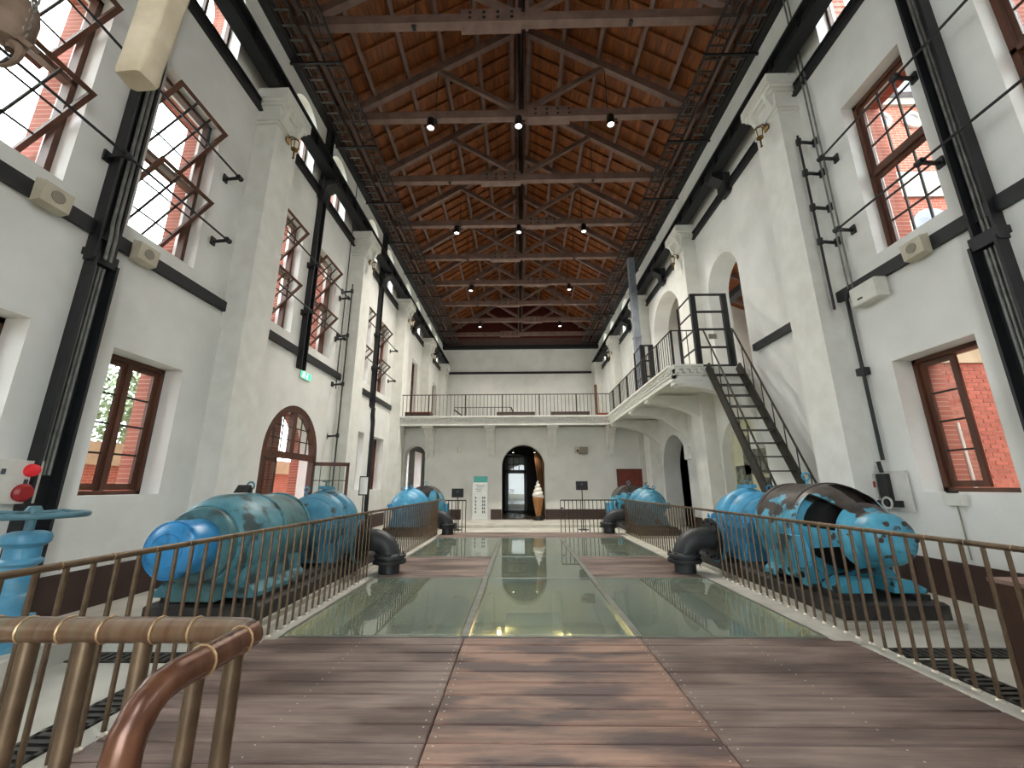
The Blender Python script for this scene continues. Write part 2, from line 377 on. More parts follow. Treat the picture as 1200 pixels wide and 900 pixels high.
WIN_UP = ((3.05, 4.28), (5.17, 6.42))
WIN_LO = ((3.12, 4.36), (5.37, 6.60))
ZU = (5.30, 8.36); ZL = (1.40, 3.45); ZC = (10.08, 11.92)
left_ops_lo, left_ops_up, right_ops_lo, right_ops_up = [], [], [], []
for k in range(-2, 5):
    d = BAY*k
    for a, b in WIN_UP:
        left_ops_up.append((a+d, b+d, *ZU)); left_ops_up.append((a+d, b+d, *ZC, True))
        if k <= 0 or k >= 3: right_ops_up.append((a+d+RO, b+d+RO, *ZC, True))
        if k <= 0: right_ops_up.append((a+d+RO, b+d+RO-0.08, *ZU))
    for a, b in WIN_LO:
        if k <= 0 or k == 2: left_ops_lo.append((a+d, b+d, *ZL))
        if k <= 0: right_ops_lo.append((a+d+RO-0.1, b+d+RO-0.1, *ZL))
left_ops_lo.append((9.05, 11.58, ZF, 3.55, True))
LOW_ARCH = (14.95, 17.45); NICHE = (10.15, 12.35); UPARCH = ((10.2, 12.0, ZM, 8.25, True), (14.2, 17.3, ZM, 9.3, True))
right_ops_lo.append((*LOW_ARCH, ZF, 3.45, True)); right_ops_lo.append((*NICHE, 0.5, 3.35, True))
right_ops_up += list(UPARCH)
left_ops_lo += [(19.9, 21.4, 1.0, 3.4), (22.6, 24.2, 1.0, 3.4)]  # side-room openings, one widened and one added to let in more light

def side_wall(name, X, s, lo, up):
    """s = -1 left, +1 right: plaster inside, brick outside"""
    m = MB(); wall_grid(m, X-s*0.04, X+s*0.45, Y0, Y1, ZF, 4.5, lo); wall_grid(m, X, X+s*0.45, Y0, Y1, 4.5, ZT, up)
    wl = struct(m.build(name, 'plaster', smooth=False))
    m = MB(); wall_grid(m, X+s*0.45, X+s*0.70, Y0, 8.6 if s > 0 else Y1, ZF, 4.5, lo); wall_grid(m, X+s*0.45, X+s*0.70, Y0, 8.6 if s > 0 else Y1, 4.5, ZT, up)
    m.build('outer_brickwork', 'brick_x', wl, smooth=False)
    if s > 0:
        m = MB(); wall_grid(m, X+s*0.45, X+s*0.65, 8.6, Y1, ZF, 4.5, lo); wall_grid(m, X+s*0.45, X+s*0.65, 8.6, Y1, 4.5, ZT, up)
        m.build('inner_plaster', 'plaster', wl, smooth=False)
    return wl
wall_left = side_wall('wall_left', XL, -1, left_ops_lo, left_ops_up)
wall_right = side_wall('wall_right', XR, 1, right_ops_lo, right_ops_up)

# pilasters with moulded capitals: parts of the walls
def pilaster(parent, X, s, y, dep, z0=ZF):
    m = MB(); xi = X-s*dep
    m.box(X, xi, y, y+0.8, z0, 9.45)
    m.box(X, xi-s*0.03, y-0.03, y+0.83, 9.35, 9.41)
    for i, (e, a, b) in enumerate(((0.05, 9.45, 9.52), (0.0, 9.52, 9.86), (0.07, 9.86, 9.93), (0.14, 9.93, 10.0), (0.2, 10.0, 10.24))):
        m.box(X, xi-s*e, y-e*0.6, y+0.8+e*0.6, a, b)
    p = m.build('pilaster', 'plaster_trim', parent, smooth=False)
    c = MB()
    for yy in (y+0.08, y+0.62):       # scrolled consoles under the cap
        c.prism([(xi-s*0.0, 9.52), (xi-s*0.05, 9.5), (xi-s*0.07, 9.62), (xi-s*0.14, 9.78), (xi-s*0.16, 9.9), (xi, 9.9)], 1, yy, yy+0.1)
    c.build('console', 'plaster_trim', p, smooth=False)
for k in range(-2, 5):
    y = 7.25 + BAY*k
    pilaster(wall_left, XL, -1, y, 0.47, ZF if y < 18.5 else ZM)
    pilaster(wall_right, XR, 1, y+RO, 0.45, ZF if y < 18.5 else ZM)

# black steel on the walls: flat bars, columns, crane beams
def steel(parent, name, *b): 
    m = MB(); m.box(*b); return m.build(name, 'black_steel', parent, smooth=False)
for s, X, par, off in ((-1, XL, wall_left, 0), (1, XR, wall_right, RO)):
    for k in range(-1, 5):
        a, b = 8.05+BAY*(k-1)+off, 7.25+BAY*k+off
        if k == 4: pass
        m = MB(); x = X
        m.box(x, x-s*0.05, a, b, 9.72, 9.97); m.box(x-s*0.05, x-s*0.09, a, b, 9.72, 9.76); m.box(x-s*0.05, x-s*0.09, a, b, 9.93, 9.97)
        m.build('steel_band', 'black_steel', par, smooth=False)
        if s < 0 and k <= 2 or s > 0 and k <= 0:
            m = MB(); m.box(x, x-s*0.07, a, b, 4.84, 5.04); m.build('steel_band', 'black_steel', par, smooth=False)
    if s > 0:
        m = MB(); m.box(X, X-0.1, 8.0, 9.95, 4.83, 5.0); m.build('steel_band', 'black_steel', par, smooth=False)
        m = MB(); m.box(X-0.02, X-0.12, 7.98, 8.05, 4.82, 5.02); m.build('band_end', 'cream_plastic', par, smooth=False)
    # crane runway beam with flanges, resting on the capitals
    m = MB(); xc = X-s*0.36
    m.box(xc-0.15, xc+0.15, Y0, Y1-0.02, 10.24, 10.29); m.box(xc-0.02, xc+0.02, Y0, Y1-0.02, 10.29, 10.62); m.box(xc-0.15, xc+0.15, Y0, Y1-0.02, 10.62, 10.68)
    m.box(xc-0.04, xc+0.04, Y0, Y1-0.02, 10.68, 10.76)
    cb = m.build('crane_beam', 'black_steel', smooth=False)
    tag(cb, 'black steel crane runway beam along the %s wall, resting on the capitals' % ('left' if s < 0 else 'right'), 'beam')
    st = MB()
    for yy in np.arange(Y0+1.0, Y1, 0.88): st.box(xc-0.13, xc+0.13, yy, yy+0.015, 10.29, 10.62)
    st.build('web_stiffeners', 'black_steel', cb, smooth=False)
    # black ledge beam along the wall top
    m = MB(); m.box(X-s*0.16, X, Y0, Y1, ZT, ZT+0.30); m.box(X-s*0.20, X, Y0, Y1, ZT-0.04, ZT)
    m.build('eaves_beam', 'black_steel', par, smooth=False)
    MB().box(X+s*0.02, X+s*0.3, Y0, Y1, ZT, 12.64).build('eaves_infill', 'black_steel', par, smooth=False)  # added filler, stops sky light leaking in above the wall

def column(parent, X, s, y, z0, z1, wdt=0.3, conduits=True, zc0=None):
    m = MB(); x = X-s*0.04 if z0 < 4.4 else X
    m.box(x, x-s*0.03, y-wdt/2, y+wdt/2, z0, z1)
    for yy in (y-wdt/2, y+wdt/2-0.035): m.box(x-s*0.03, x-s*0.15, yy, yy+0.035, z0, z1)
    m.build('steel_column', 'black_steel', parent, smooth=False)
    if conduits:
        for j in range(3):
            c = MB(); yy = y-0.06+j*0.055; x2 = x-s*0.055
            c.tube([(x2, yy, zc0 or z0+0.1), (x2, yy, min(z1, 4.42 if z1 < 5 else z1))], 0.02, 8)
            c.build('conduit', 'grey_conduit', parent)
for k, s, X, par, off in ((-1, -1, XL, wall_left, 0), (0, -1, XL, wall_left, 0), (-1, 1, XR, wall_right, -0.2), (0, 1, XR, wall_right, -0.2)):
    y = 4.88+BAY*k+off
    column(par, X, s, y, ZF, 4.5, 0.33, True, 1.65); column(par, X, s, y-0.02, 4.5, ZT, 0.28, s > 0 or False, 4.6)
    for zz in (4.55,):
        m = MB(); m.box(X-s*0.0, X-s*0.17, y-0.19, y+0.15, 4.44, 4.62); m.build('column_joint', 'black_steel', par, smooth=False)
# a pair of conduits winds along the nearest left column above the joint
for s, X, par, off in ((-1, XL, wall_left, 0),):
    for j in range(2):
        c = MB(); y = 4.82+0.07*j
        c.tube([(X+0.2, y, 4.5), (X+0.2, y, 4.9), (X+0.14, y+0.03, 5.1), (X+0.12, y+0.03, 9.6)], 0.022, 8); c.build('conduit', 'grey_conduit', par)
column(wall_left, XL, -1, 10.14, 4.5, ZT, 0.24, False)
column(wall_left, XL, -1, 15.44, 4.45, ZT, 0.24, False)
m = MB(); m.tube([(XL+0.12, 15.5, 4.5), (XL+0.12, 15.5, 4.2), (XL+0.1, 15.62, 4.0), (XL+0.1, 15.62, 0.3)], 0.075, 10); m.build('black_downpipe', 'black_steel', wall_left)
# brackets tying columns to the crane beam
def bracket(par, X, s, y):
    m = MB(); xc = X-s*0.36
    m.prism([(X-s*0.02, 9.6), (X-s*0.14, 9.6), (X-s*0.2, 9.95), (xc-s*0.14, 10.12), (xc-s*0.14, 10.24), (X-s*0.02, 10.24)], 1, y-0.17, y+0.17)
    m.box(X, X-s*0.2, y-0.2, y+0.2, 9.66, 10.24)
    m.build('beam_bracket', 'black_steel', par, smooth=False)
for k in range(-1, 5):
    bracket(wall_left, XL, -1, 10.14+BAY*(k-1)); bracket(wall_right, XR, 1, 10.1+BAY*(k-1))

# skirting
def skirt(name, segs):
    m = MB()
    for b in segs: m.box(*b)
    return struct(m.build(name, 'baseboard_brown', smooth=False))
skirt('baseboard_left', [(XL+0.04, XL+0.07, Y0, 7.25, ZF, 0.46), (XL+0.04, XL+0.07, 8.05, 9.05, ZF, 0.46), (XL+0.04, XL+0.07, 11.58, 12.55, ZF, 0.46), (XL+0.04, XL+0.07, 13.35, 17.85, ZF, 0.46),
                         (XL+0.47, XL+0.5, 7.22, 8.08, ZF, 0.46), (XL+0.47, XL+0.5, 12.52, 13.38, ZF, 0.46)])
skirt('baseboard_right', [(XR-0.07, XR-0.04, Y0, 7.15, ZF, 0.46), (XR-0.07, XR-0.04, 7.95, 12.45, ZF, 0.46), (XR-0.07, XR-0.04, 13.25, 14.9, ZF, 0.46),
                          (XR-0.48, XR-0.45, 7.12, 7.98, ZF, 0.46), (XR-0.48, XR-0.45, 12.42, 13.28, ZF, 0.46)])

# ---------------------------------------------------------------- floor, pit
PX0, PX1, PY0, PY1 = -2.5, 3.12, 4.70, 13.0
m = MB()
m.box(XL-0.7, PX0, Y0, 19.1, -0.4, ZF); m.box(PX1, XR+0.7, Y0, 19.1, -0.4, ZF)
m.box(PX0, PX1, Y0, PY0, -0.4, ZF); m.box(PX0, PX1, PY1, 19.1, -0.4, ZF); m.box(XL-0.7, XR+0.7, 19.1, Y1+2, -0.4, ZF)
floor = struct(m.build('floor', 'concrete_floor', smooth=False))
m = MB(); m.box(-3.4, 4.0, 16.4, 19.1, ZF, 0.06); m.build('landing_slab', 'concrete_floor', floor, smooth=False)
m = MB()
for a, b, c, d in ((PX0-0.3, PX0, PY0-0.1, PY1), (PX1, PX1+0.3, PY0-0.1, PY1)): m.box(a, b, c, d, ZF, 0.0)
m.build('pit_curb', 'concrete_curb', floor, smooth=False)
ZP = -2.3
m = MB(); m.box(PX0-0.2, PX1+0.2, PY0-0.2, PY1+0.2, ZP-0.2, ZP); pf = m.build('pit_floor', 'pit_concrete', floor, smooth=False)
m = MB()
m.box(PX0-0.2, PX0, PY0-0.2, PY1+0.2, ZP, -0.4); m.box(PX1, PX1+0.2, PY0-0.2, PY1+0.2, ZP, -0.4)
m.box(PX0, PX1, PY0-0.2, PY0, ZP, -0.4); m.box(PX0, PX1, PY1, PY1+0.2, ZP, -0.4)
m.build('pit_walls', 'pit_wall', floor, smooth=False)
m = MB()
for x in (-1.7, 2.35): m.tube([(x, PY0+0.1, ZP+0.45), (x, PY1-0.1, ZP+0.45)], 0.28, 16)
m.build('pit_main_pipe', 'pipe_black', floor)
m = MB(); m.box(-0.4, 1.05, PY0, PY1, ZP, ZP+0.25); m.build('pit_walkway', 'concrete_curb', floor, smooth=False)
def pit_lamp(x, y, label):
    t = thing('pit_lamp', label, 'lamp', (x, y, ZP))
    MB().lathe([(0.07, 0), (0.08, 0.02), (0.06, 0.1), (0.06, 0.12)], n=12).build('base', 'lamp_black', t)
    MB().ball((0, 0, 0.17), 0.06).build('bulb', 'bulb_warm', t)
    point_light('glow', (0, 0, 0.3), 80, (1.0, 0.66, 0.3), 0.06, t)
for x, y, l in ((-2.28, 5.35, 'warm lamp in the pit by the left wall under the nearest glass'), (2.9, 5.35, 'warm lamp in the pit by the right wall under the nearest glass'),
                (-0.55, 11.6, 'warm lamp in the pit left of centre under the far glass'), (1.2, 11.2, 'warm lamp in the pit right of centre under the far glass')):
    pit_lamp(x, y, l)

# floor gratings (drain channels) beside the deck
def grating(name_label, x0, x1, y0, y1, along):
    t = thing('floor_grating', name_label, 'grating', ((x0+x1)/2, (y0+y1)/2, ZF))
    hx, hy = (x1-x0)/2, (y1-y0)/2
    m = MB(); m.box(-hx, hx, -hy, -hy+0.03, 0, 0.012); m.box(-hx, hx, hy-0.03, hy, 0, 0.012); m.box(-hx, -hx+0.03, -hy, hy, 0, 0.012); m.box(hx-0.03, hx, -hy, hy, 0, 0.012)
    m.build('frame', 'grate_iron', t, smooth=False)
    MB().box(-hx, hx, -hy, hy, 0.0005, 0.002).build('channel', 'hole_black', t, smooth=False)
    L = (y1-y0) if along == 'y' else (x1-x0); n = int(L/0.075)
    me = (MB().box(-hx, hx, -0.02, 0.02, 0.002, 0.012) if along == 'y' else MB().box(-0.02, 0.02, -hy, hy, 0.002, 0.012)).mesh('bar', 'grate_iron', smooth=False)
    for i in range(1, n):
        q = -L/2 + L*i/n; link('bar', me, t, (0, q, 0) if along == 'y' else (q, 0, 0))
grating('iron drain grating along the floor left of the wooden deck', -3.12, -2.86, 1.2, 4.3, 'y')
grating('iron drain grating across the floor before the left motor plinth', -4.5, -3.2, 4.12, 4.34, 'x')
grating('iron drain grating along the floor right of the wooden deck', 3.56, 3.84, 2.0, 4.22, 'y')
grating('iron drain grating across the floor before the right motor plinth', 3.55, 5.0, 4.28, 4.5, 'x')

# ---------------------------------------------------------------- wooden deck and glass floor
deck = thing('wooden_deck', 'dark brown wooden plank deck in the foreground with rows of screws', 'deck', (0.3, 0, ZF))
def planks(par, x0, x1, y0, y1, pitch, m='deck_wood', z0=0.0, z1=0.04):
    n = max(1, round((y1-y0)/pitch)); p = (y1-y0)/n
    me = MB().cbox(-(x1-x0)/2+0.003, (x1-x0)/2-0.003, -p/2+0.007, p/2-0.007, 0, z1-z0, 0.009).mesh('plank', m, smooth=False)
    for i in range(n): link('plank', me, par, ((x0+x1)/2-0.3, y0+p*(i+0.5), z0 + random.uniform(-.002, 0)))
    return p, n
SX0, SX1 = -0.58, 1.22
for a, b, mm in ((-2.62, SX0, 'deck_wood'), (SX0, SX1, 'deck_wood_mid'), (SX1, 3.3, 'deck_wood')):
    pp, nn = planks(deck, a, b, -1.0, 4.66, 0.195, mm)
m = MB()
for i in range(nn):
    y = -1.0+pp*(i+0.5)
    for x in (SX0-0.05, SX0+0.05, SX1-0.05, SX1+0.05, -1.6, 2.25):
        for dy in (-0.055, 0.055): m.lathe([(0.0065, 0.04), (0.0065, 0.0415)], (x-0.3, y+dy+random.uniform(-.006, .006), 0), 2, 6)
sc = m.build('screws', 'screw', deck); sc['kind'] = 'stuff'
side_l = thing('deck_panel', 'brown plank panel between the glass panes on the left', 'deck', (0.3, 0, ZF)); planks(side_l, -2.5, SX0-0.04, 7.46, 9.62, 0.18)
side_r = thing('deck_panel', 'brown plank panel between the glass panes on the right', 'deck', (0.3, 0, ZF)); planks(side_r, SX1+0.04, 3.12, 7.46, 9.62, 0.18)
MB().box(-2.5-0.3, SX0-0.04-0.3, 7.46, 9.62, -0.02, 0.0).build('underlay', 'deck_wood', side_l, smooth=False)
MB().box(SX1+0.04-0.3, 3.12-0.3, 7.46, 9.62, -0.02, 0.0).build('underlay', 'deck_wood', side_r, smooth=False)
far_d = thing('deck_panel', 'narrow brown plank strip at the far end of the glass floor', 'deck', (0.3, 0, ZF)); planks(far_d, -2.6, 3.2, 13.0, 14.5, 0.19)
gf = thing('glass_floor', 'greenish glass floor panes over the lit pit', 'glass floor', (0.3, 0, ZF))
def gpane(x0, x1, y0, y1): MB().box(x0-0.3+0.012, x1-0.3-0.012, y0+0.01, y1-0.01, 0.012, 0.036).build('glass_pane', 'floor_glass', gf, smooth=False)
for a, b in ((-2.5, SX0-0.04), (SX0+0.04, SX1-0.04), (SX1+0.04, 3.12)): gpane(a, b, 4.72, 7.44)
gpane(SX0+0.04, SX1-0.04, 7.46, 9.62)
for a, b in ((-2.5, SX0-0.04), (SX0+0.04, SX1-0.04), (SX1+0.04, 3.12)): gpane(a, b, 9.64, 12.98)
for x in (SX0, SX1):
    MB().box(x-0.34, x-0.26, 4.70, 13.0, -0.06, 0.042).build('steel_strip', 'steel_strip', gf, smooth=False)
for y in (4.69, 7.45, 9.63, 12.99):
    for a, b in ((-2.5, SX0-0.04), (SX0+0.04, SX1-0.04), (SX1+0.04, 3.12)):
        MB().box(a-0.3, b-0.3, y-0.014, y+0.014, -0.05, 0.041).build('cross_strip', 'steel_strip', gf, smooth=False)
for x in (PX0+0.01, PX1-0.01): MB().box(x-0.3-0.02, x-0.3+0.02, 4.7, 13.0, -0.05, 0.04).build('edge_strip', 'steel_strip', gf, smooth=False)

# ---------------------------------------------------------------- roof
XRDG, ZRDG, SLP = 0.15, 16.2, 0.63
ceiling = sempty('ceiling', (XRDG, 0, 0))
def zr(dx): return ZRDG - SLP*abs(dx)
CS = 1/math.hypot(1, SLP); SN = SLP*CS
HALF = 6.7
for s in (-1, 1):
    # sheathing boards run along the hall
    n = 44; wd = HALF/CS/n
    me = MB().box(-wd/2+0.004, wd/2-0.004, Y0, Y1, 0, 0.02).mesh('roof_board', 'roof_board', smooth=False)
    for i in range(n):
        dx = s*(i+0.5)*wd*CS; o = link('roof_board', me, ceiling, (dx, 0, zr(dx)+0.42+random.uniform(0, .004))); o.rotation_euler = (0, s*math.atan(SLP), 0)
    m = MB(); a = (0, zr(0)+0.47); b = (s*HALF, zr(HALF)+0.47)
    m.prism([a, b, (b[0], b[1]+0.12), (a[0], a[1]+0.12)], 1, Y0-0.5, Y1+0.5); m.build('roof_covering', 'slate', ceiling, smooth=False)
    # purlins
    for dx in (0.32, 1.42, 2.5, 3.58, 4.62, 5.55):
        m = MB(); m.bar((s*dx, Y0, zr(dx)+0.21), (s*dx, Y1, zr(dx)+0.21), 0.11, 0.17, (s*SN, 0, CS)); m.build('purlin', 'truss_wood', ceiling, smooth=False)
    # common rafters on the purlins
    me = MB().bar((s*0.02, 0, zr(0)+0.365), (s*6.5, 0, zr(6.5)+0.365), 0.05, 0.10).mesh('common_rafter', 'batten_wood', smooth=False)
    y = 1.5
    while y < Y1: link('common_rafter', me, ceiling, (0, y, 0)); y += 0.53
me = None
m = MB(); m.box(-0.05, 0.05, Y0, Y1, ZRDG-0.1, ZRDG+0.35); m.build('ridge_beam', 'truss_wood', ceiling, smooth=False)
ZTIE = 12.5
TR_Y = [7.5+2.65*k for k in range(-3, 9)]
def truss(y, side):
    tie = MB().box(-5.75, 5.75, -0.10, 0.10, 0, 0.27).build('roof_truss', 'truss_wood', ceiling, (0, y, ZTIE), smooth=False)
    for s in (-1, 1):
        MB().bar((s*5.75, 0, zr(5.75)-ZTIE), (s*0.12, 0, zr(0.12)-ZTIE), 0.17, 0.25).build('principal_rafter', 'truss_wood', tie, smooth=False)
        MB().bar((s*0.16, 0, 0.36), (s*2.62, 0, zr(2.62)-ZTIE-0.08), 0.12, 0.15).build('strut', 'truss_wood', tie, smooth=False)
        MB().tube([(s*2.66, 0, -0.02), (s*2.66, 0, zr(2.66)-ZTIE)], 0.014, 6).build('tie_rod', 'black_steel', tie)
        MB().box(s*2.66-0.045, s*2.66+0.045, -0.06, 0.06, -0.045, 0).build('rod_nut', 'black_steel', tie, smooth=False)
        MB().bar((s*4.72, 0.1, -0.02), (s*4.62, 0.1, 0.55), 0.03, 0.02).build('strap', 'black_steel', tie, smooth=False)
    for xx in (-0.125, 0.125):
        MB().box(xx-0.04, xx+0.04, -0.13, 0.13, -0.03, ZRDG-ZTIE-0.05).build('king_post', 'truss_wood', tie, smooth=False)
    MB().box(-0.085, 0.085, -0.04, 0.04, 0.27, ZRDG-ZTIE-0.1).build('king_post_gap', 'tray_dark', tie, smooth=False)  # dark box filling the gap between the two posts
    x0, x1 = (-1.5, -0.02) if side < 0 else (0.2, 1.5)
    sp = MB().box(x0, x1, -0.15, 0.15, -0.07, 0.33).build('splice_plate', 'truss_wood', tie, smooth=False)
    b = MB()
    for i in range(4):
        for zz in (0.05, 0.22): b.box(x0+0.2+i*0.34, x0+0.27+i*0.34, -0.165, -0.15, zz-0.03, zz+0.03)
    b.build('bolt_heads', 'black_steel', sp, smooth=False)['kind'] = 'stuff'
for i, y in enumerate(TR_Y): truss(y, -1 if (i % 2) else 1)
MB().tube([(0, 1, ZRDG-0.35), (0, Y1-1.0, ZRDG-0.35)], 0.03, 6).build('ridge_conduit', 'black_steel', ceiling)

# ---------------------------------------------------------------- end walls
m = MB()
m.box(XL-0.7, XR+0.7, Y1, Y1+0.4, ZF, 12.0); wall_back = struct(m.build('wall_back', 'plaster', smooth=False))
MB().prism([(XL-0.5, 12.0), (XR+0.5, 12.0), (XR+0.5, 12.62), (XL-0.5, 12.62)], 1, Y1-0.02, Y1+0.3).build('gable_panel', 'gable_brown', wall_back, smooth=False)
MB().prism([(XL-0.5, 12.62), (XR+0.5, 12.62), (XRDG, 16.5)], 1, Y1+0.0, Y1+0.3).build('gable_boarding', 'gable_board', wall_back, smooth=False)
MB().box(XL, XR, Y1-0.25, Y1, 12.0-0.28, 12.0).build('steel_band', 'black_steel', wall_back, smooth=False)
MB().box(XL+0.5, XR-0.6, Y1-0.08, Y1, 9.76, 9.92).build('steel_band', 'black_steel', wall_back, smooth=False)
m = MB()                                     # the wall behind the camera, its unseen arched openings added to light the far wall
def ywall(mb, y0, y1, xs0, xs1, z0, z1, ops):
    xs = sorted({xs0, xs1} | {o[0] for o in ops} | {o[1] for o in ops})
    for a, b in zip(xs[:-1], xs[1:]):
        mid = (a+b)/2; z = z0
        for c, d in sorted((o[2], o[3]) for o in ops if o[0] < mid < o[1]):
            if c > z: mb.box(a, b, y0, y1, z, c)
            z = max(z, d)
        if z < z1: mb.box(a, b, y0, y1, z, z1)
    for o in ops:
        if len(o) > 4 and o[4]:
            cx, r = (o[0]+o[1])/2, (o[1]-o[0])/2; sp = o[3]-r; n = 20
            for k in range(n):
                t0, t1 = PI*k/n, PI*(k+1)/n
                p = [(cx-r*math.cos(t0), sp+r*math.sin(t0)), (cx-r*math.cos(t1), sp+r*math.sin(t1))]
                mb.prism([p[0], p[1], (p[1][0], o[3]), (p[0][0], o[3])], 1, y0, y1)
ywall(m, Y0-0.6, Y0, XL-0.7, XR+0.7, ZF, ZT, [(-1.4, 1.7, ZF, 4.2, True), (-1.0, 1.3, 5.0, 9.4, True)])
struct(m.build('wall_front', 'plaster', smooth=False))
MB().prism([(XL-0.7, ZT), (XR+0.7, ZT), (XRDG, 16.6)], 1, Y0-0.4, Y0).build('gable_boarding', 'gable_board', bpy.data.objects['wall_front'], smooth=False)

# wall under the mezzanine front
MW = 19.1
ARC = (-0.81, 1.17); ARL = (-5.36, -4.38)
m = MB(); ywall(m, MW, MW+0.5, XL, XR, ZF, ZM-0.35, [(*ARC, ZF, 3.4, True), (*ARL, ZF, 3.38, True)])
wall_m = struct(m.build('wall_mezzanine', 'plaster', smooth=False))
MB().box(XL, XL+0.42, MW-0.22, MW, ZF, ZM-0.4).build('corner_pilaster', 'plaster_trim', wall_m, smooth=False)
MB().box(XL, XL+0.5, MW-0.3, MW, 3.85, 4.05).build('pilaster_cap', 'plaster_trim', wall_m, smooth=False)
MB().box(XR-0.5, XR, MW-0.22, MW, ZF, ZM-0.4).build('corner_pilaster', 'plaster_trim', wall_m, smooth=False)
skirt('baseboard_mezzanine', [(-4.38, -2.65, MW-0.03, MW, 0.06, 0.5), (-1.3, -0.81, MW-0.03, MW, 0.06, 0.5), (1.17, 5.6, MW-0.03, MW, 0.06, 0.5)])
# rooms under the mezzanine: dark passage behind the arch, pale side room behind the narrow arch
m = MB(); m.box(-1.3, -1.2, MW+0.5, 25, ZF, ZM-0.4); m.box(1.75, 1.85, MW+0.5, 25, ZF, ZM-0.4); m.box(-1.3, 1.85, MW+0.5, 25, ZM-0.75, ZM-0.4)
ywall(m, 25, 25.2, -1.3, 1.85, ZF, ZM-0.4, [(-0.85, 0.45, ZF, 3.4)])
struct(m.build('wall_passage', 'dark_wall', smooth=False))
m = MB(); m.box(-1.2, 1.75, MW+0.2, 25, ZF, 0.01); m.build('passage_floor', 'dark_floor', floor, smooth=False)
d1 = sempty('door_1', (0, 25.1, ZF))
m = MB(); m.box(-0.85, -0.68, -0.05, 0.05, 0, 3.4); m.box(0.28, 0.45, -0.05, 0.05, 0, 3.4); m.box(-0.85, 0.45, -0.05, 0.05, 2.3, 2.5); m.box(-0.85, 0.45, -0.05, 0.05, 0, 0.16); m.box(-0.85, 0.45, -0.05, 0.05, 3.25, 3.4)
m.box(-0.68, 0.28, -0.03, 0.03, 2.82, 2.86); m.box(-0.38, -0.34, -0.03, 0.03, 2.5, 3.25); m.box(-0.04, 0, -0.03, 0.03, 2.5, 3.25)
m.build('door_frame', 'lamp_black', d1, smooth=False)
MB().box(-0.68, 0.28, -0.01, 0.01, 0.16, 2.3).build('door_glass', 'door_glass', d1, smooth=False)
MB().box(-0.68, 0.28, -0.01, 0.01, 2.5, 3.25).build('fanlight_glass', 'door_glass', d1, smooth=False)

# ---------------------------------------------------------------- mezzanine and side balcony
m = MB(); m.box(XL, XR, 18.08, Y1, ZM-0.3, ZM); mez = m.build('floor_mezzanine', 'plaster_trim', smooth=False); struct(mez)
m = MB(); m.box(4.12, XR, 10.38, 18.08, ZM-0.22, ZM); bal = struct(m.build('floor_balcony', 'plaster_trim', smooth=False))
def fascia(par, a, b, axis, n):
    """moulded edge: a, b are ends (x or y), n = fixed coordinate; pieces proud of the slab"""
    def bx(lo, hi, z0, z1, nm='fascia_moulding'):
        m = MB()
        if axis == 'x': m.box(a, b, n-hi, n+0.12, z0, z1)
        else: m.box(n-hi, n+0.12, a, b, z0, z1)
        m.build(nm, 'plaster_trim', par, smooth=False)
    bx(0, 0.13, ZM-0.05, ZM+0.01); bx(0, 0.09, ZM-0.1, ZM-0.05); bx(0, 0.0, ZM-0.36, ZM-0.09); bx(0, 0.05, ZM-0.26, ZM-0.22); bx(0, 0.03, ZM-0.40, ZM-0.35)
    me = (MB().box(-0.045, 0.045, n-0.075, n, ZM-0.2, ZM-0.1) if axis == 'x' else MB().box(n-0.075, n, -0.045, 0.045, ZM-0.2, ZM-0.1)).mesh('dentil', 'plaster_trim', smooth=False)
    k = int((b-a)/0.17)
    for i in range(k):
        q = a+(b-a)*(i+0.5)/k; link('dentil', me, par, (q, 0, 0) if axis == 'x' else (0, q, 0))
fascia(mez, XL, 4.03, 'x', 18.0)
fascia(bal, 10.3, 18.0, 'y', 4.05)
fascia(bal, 4.05, 4.80, 'x', 10.3)
# corbels under the mezzanine
for x in (-4.15, -1.32, 1.52, 4.2):
    c = MB(); pts = [(18.14, ZM-0.4), (18.14, ZM-0.5), (18.3, ZM-0.56), (18.55, ZM-0.72), (18.75, ZM-1.0), (18.85, ZM-1.35), (18.87, ZM-1.62), (19.1, ZM-1.62), (19.1, ZM-0.4)]
    c.prism([(p[0], p[1]) for p in pts], 0, x-0.19, x+0.19)
    co = c.build('corbel', 'plaster_trim', wall_m, smooth=False)
    MB().box(x-0.25, x+0.25, 18.1, 18.5, ZM-0.5, ZM-0.40).build('corbel_cap', 'plaster_trim', co, smooth=False)
    for dx in (-0.13, 0.0, 0.13):
        r = MB(); r.prism([(p[0]-0.05, p[1]-0.02) for p in pts[1:7]] + [(p[0]+0.03, p[1]) for p in reversed(pts[1:7])], 0, x+dx-0.035, x+dx+0.035); r.build('corbel_rib', 'plaster_trim', co, smooth=False)
    for dx in (-0.13, 0.13):
        MB().box(x+dx-0.06, x+dx+0.06, 18.82, 18.95, ZM-1.74, ZM-1.6).build('corbel_drop', 'plaster_trim', co, smooth=False)
# curved ribs under the balcony
for y in (10.42, 12.75, 14.72, 17.75):
    n = 12; arc = [(4.15+1.95*math.sin(PI/2*k/n), ZM-0.55-1.2*(1-math.cos(PI/2*k/n))) for k in range(n+1)]
    MB().prism([(4.12, ZM-0.3), (4.12, ZM-0.52)] + arc + [(XR, ZM-0.3)], 1, y-0.13, y+0.13).build('balcony_rib', 'plaster_trim', bal, smooth=False)
    MB().box(XR-0.16, XR, y-0.16, y+0.16, ZM-2.15, ZM-1.72).build('rib_corbel', 'plaster_trim', bal, smooth=False)
    MB().box(4.06, 4.3, y-0.17, y+0.17, ZM-0.5, ZM-0.38).build('rib_cap', 'plaster_trim', bal, smooth=False)

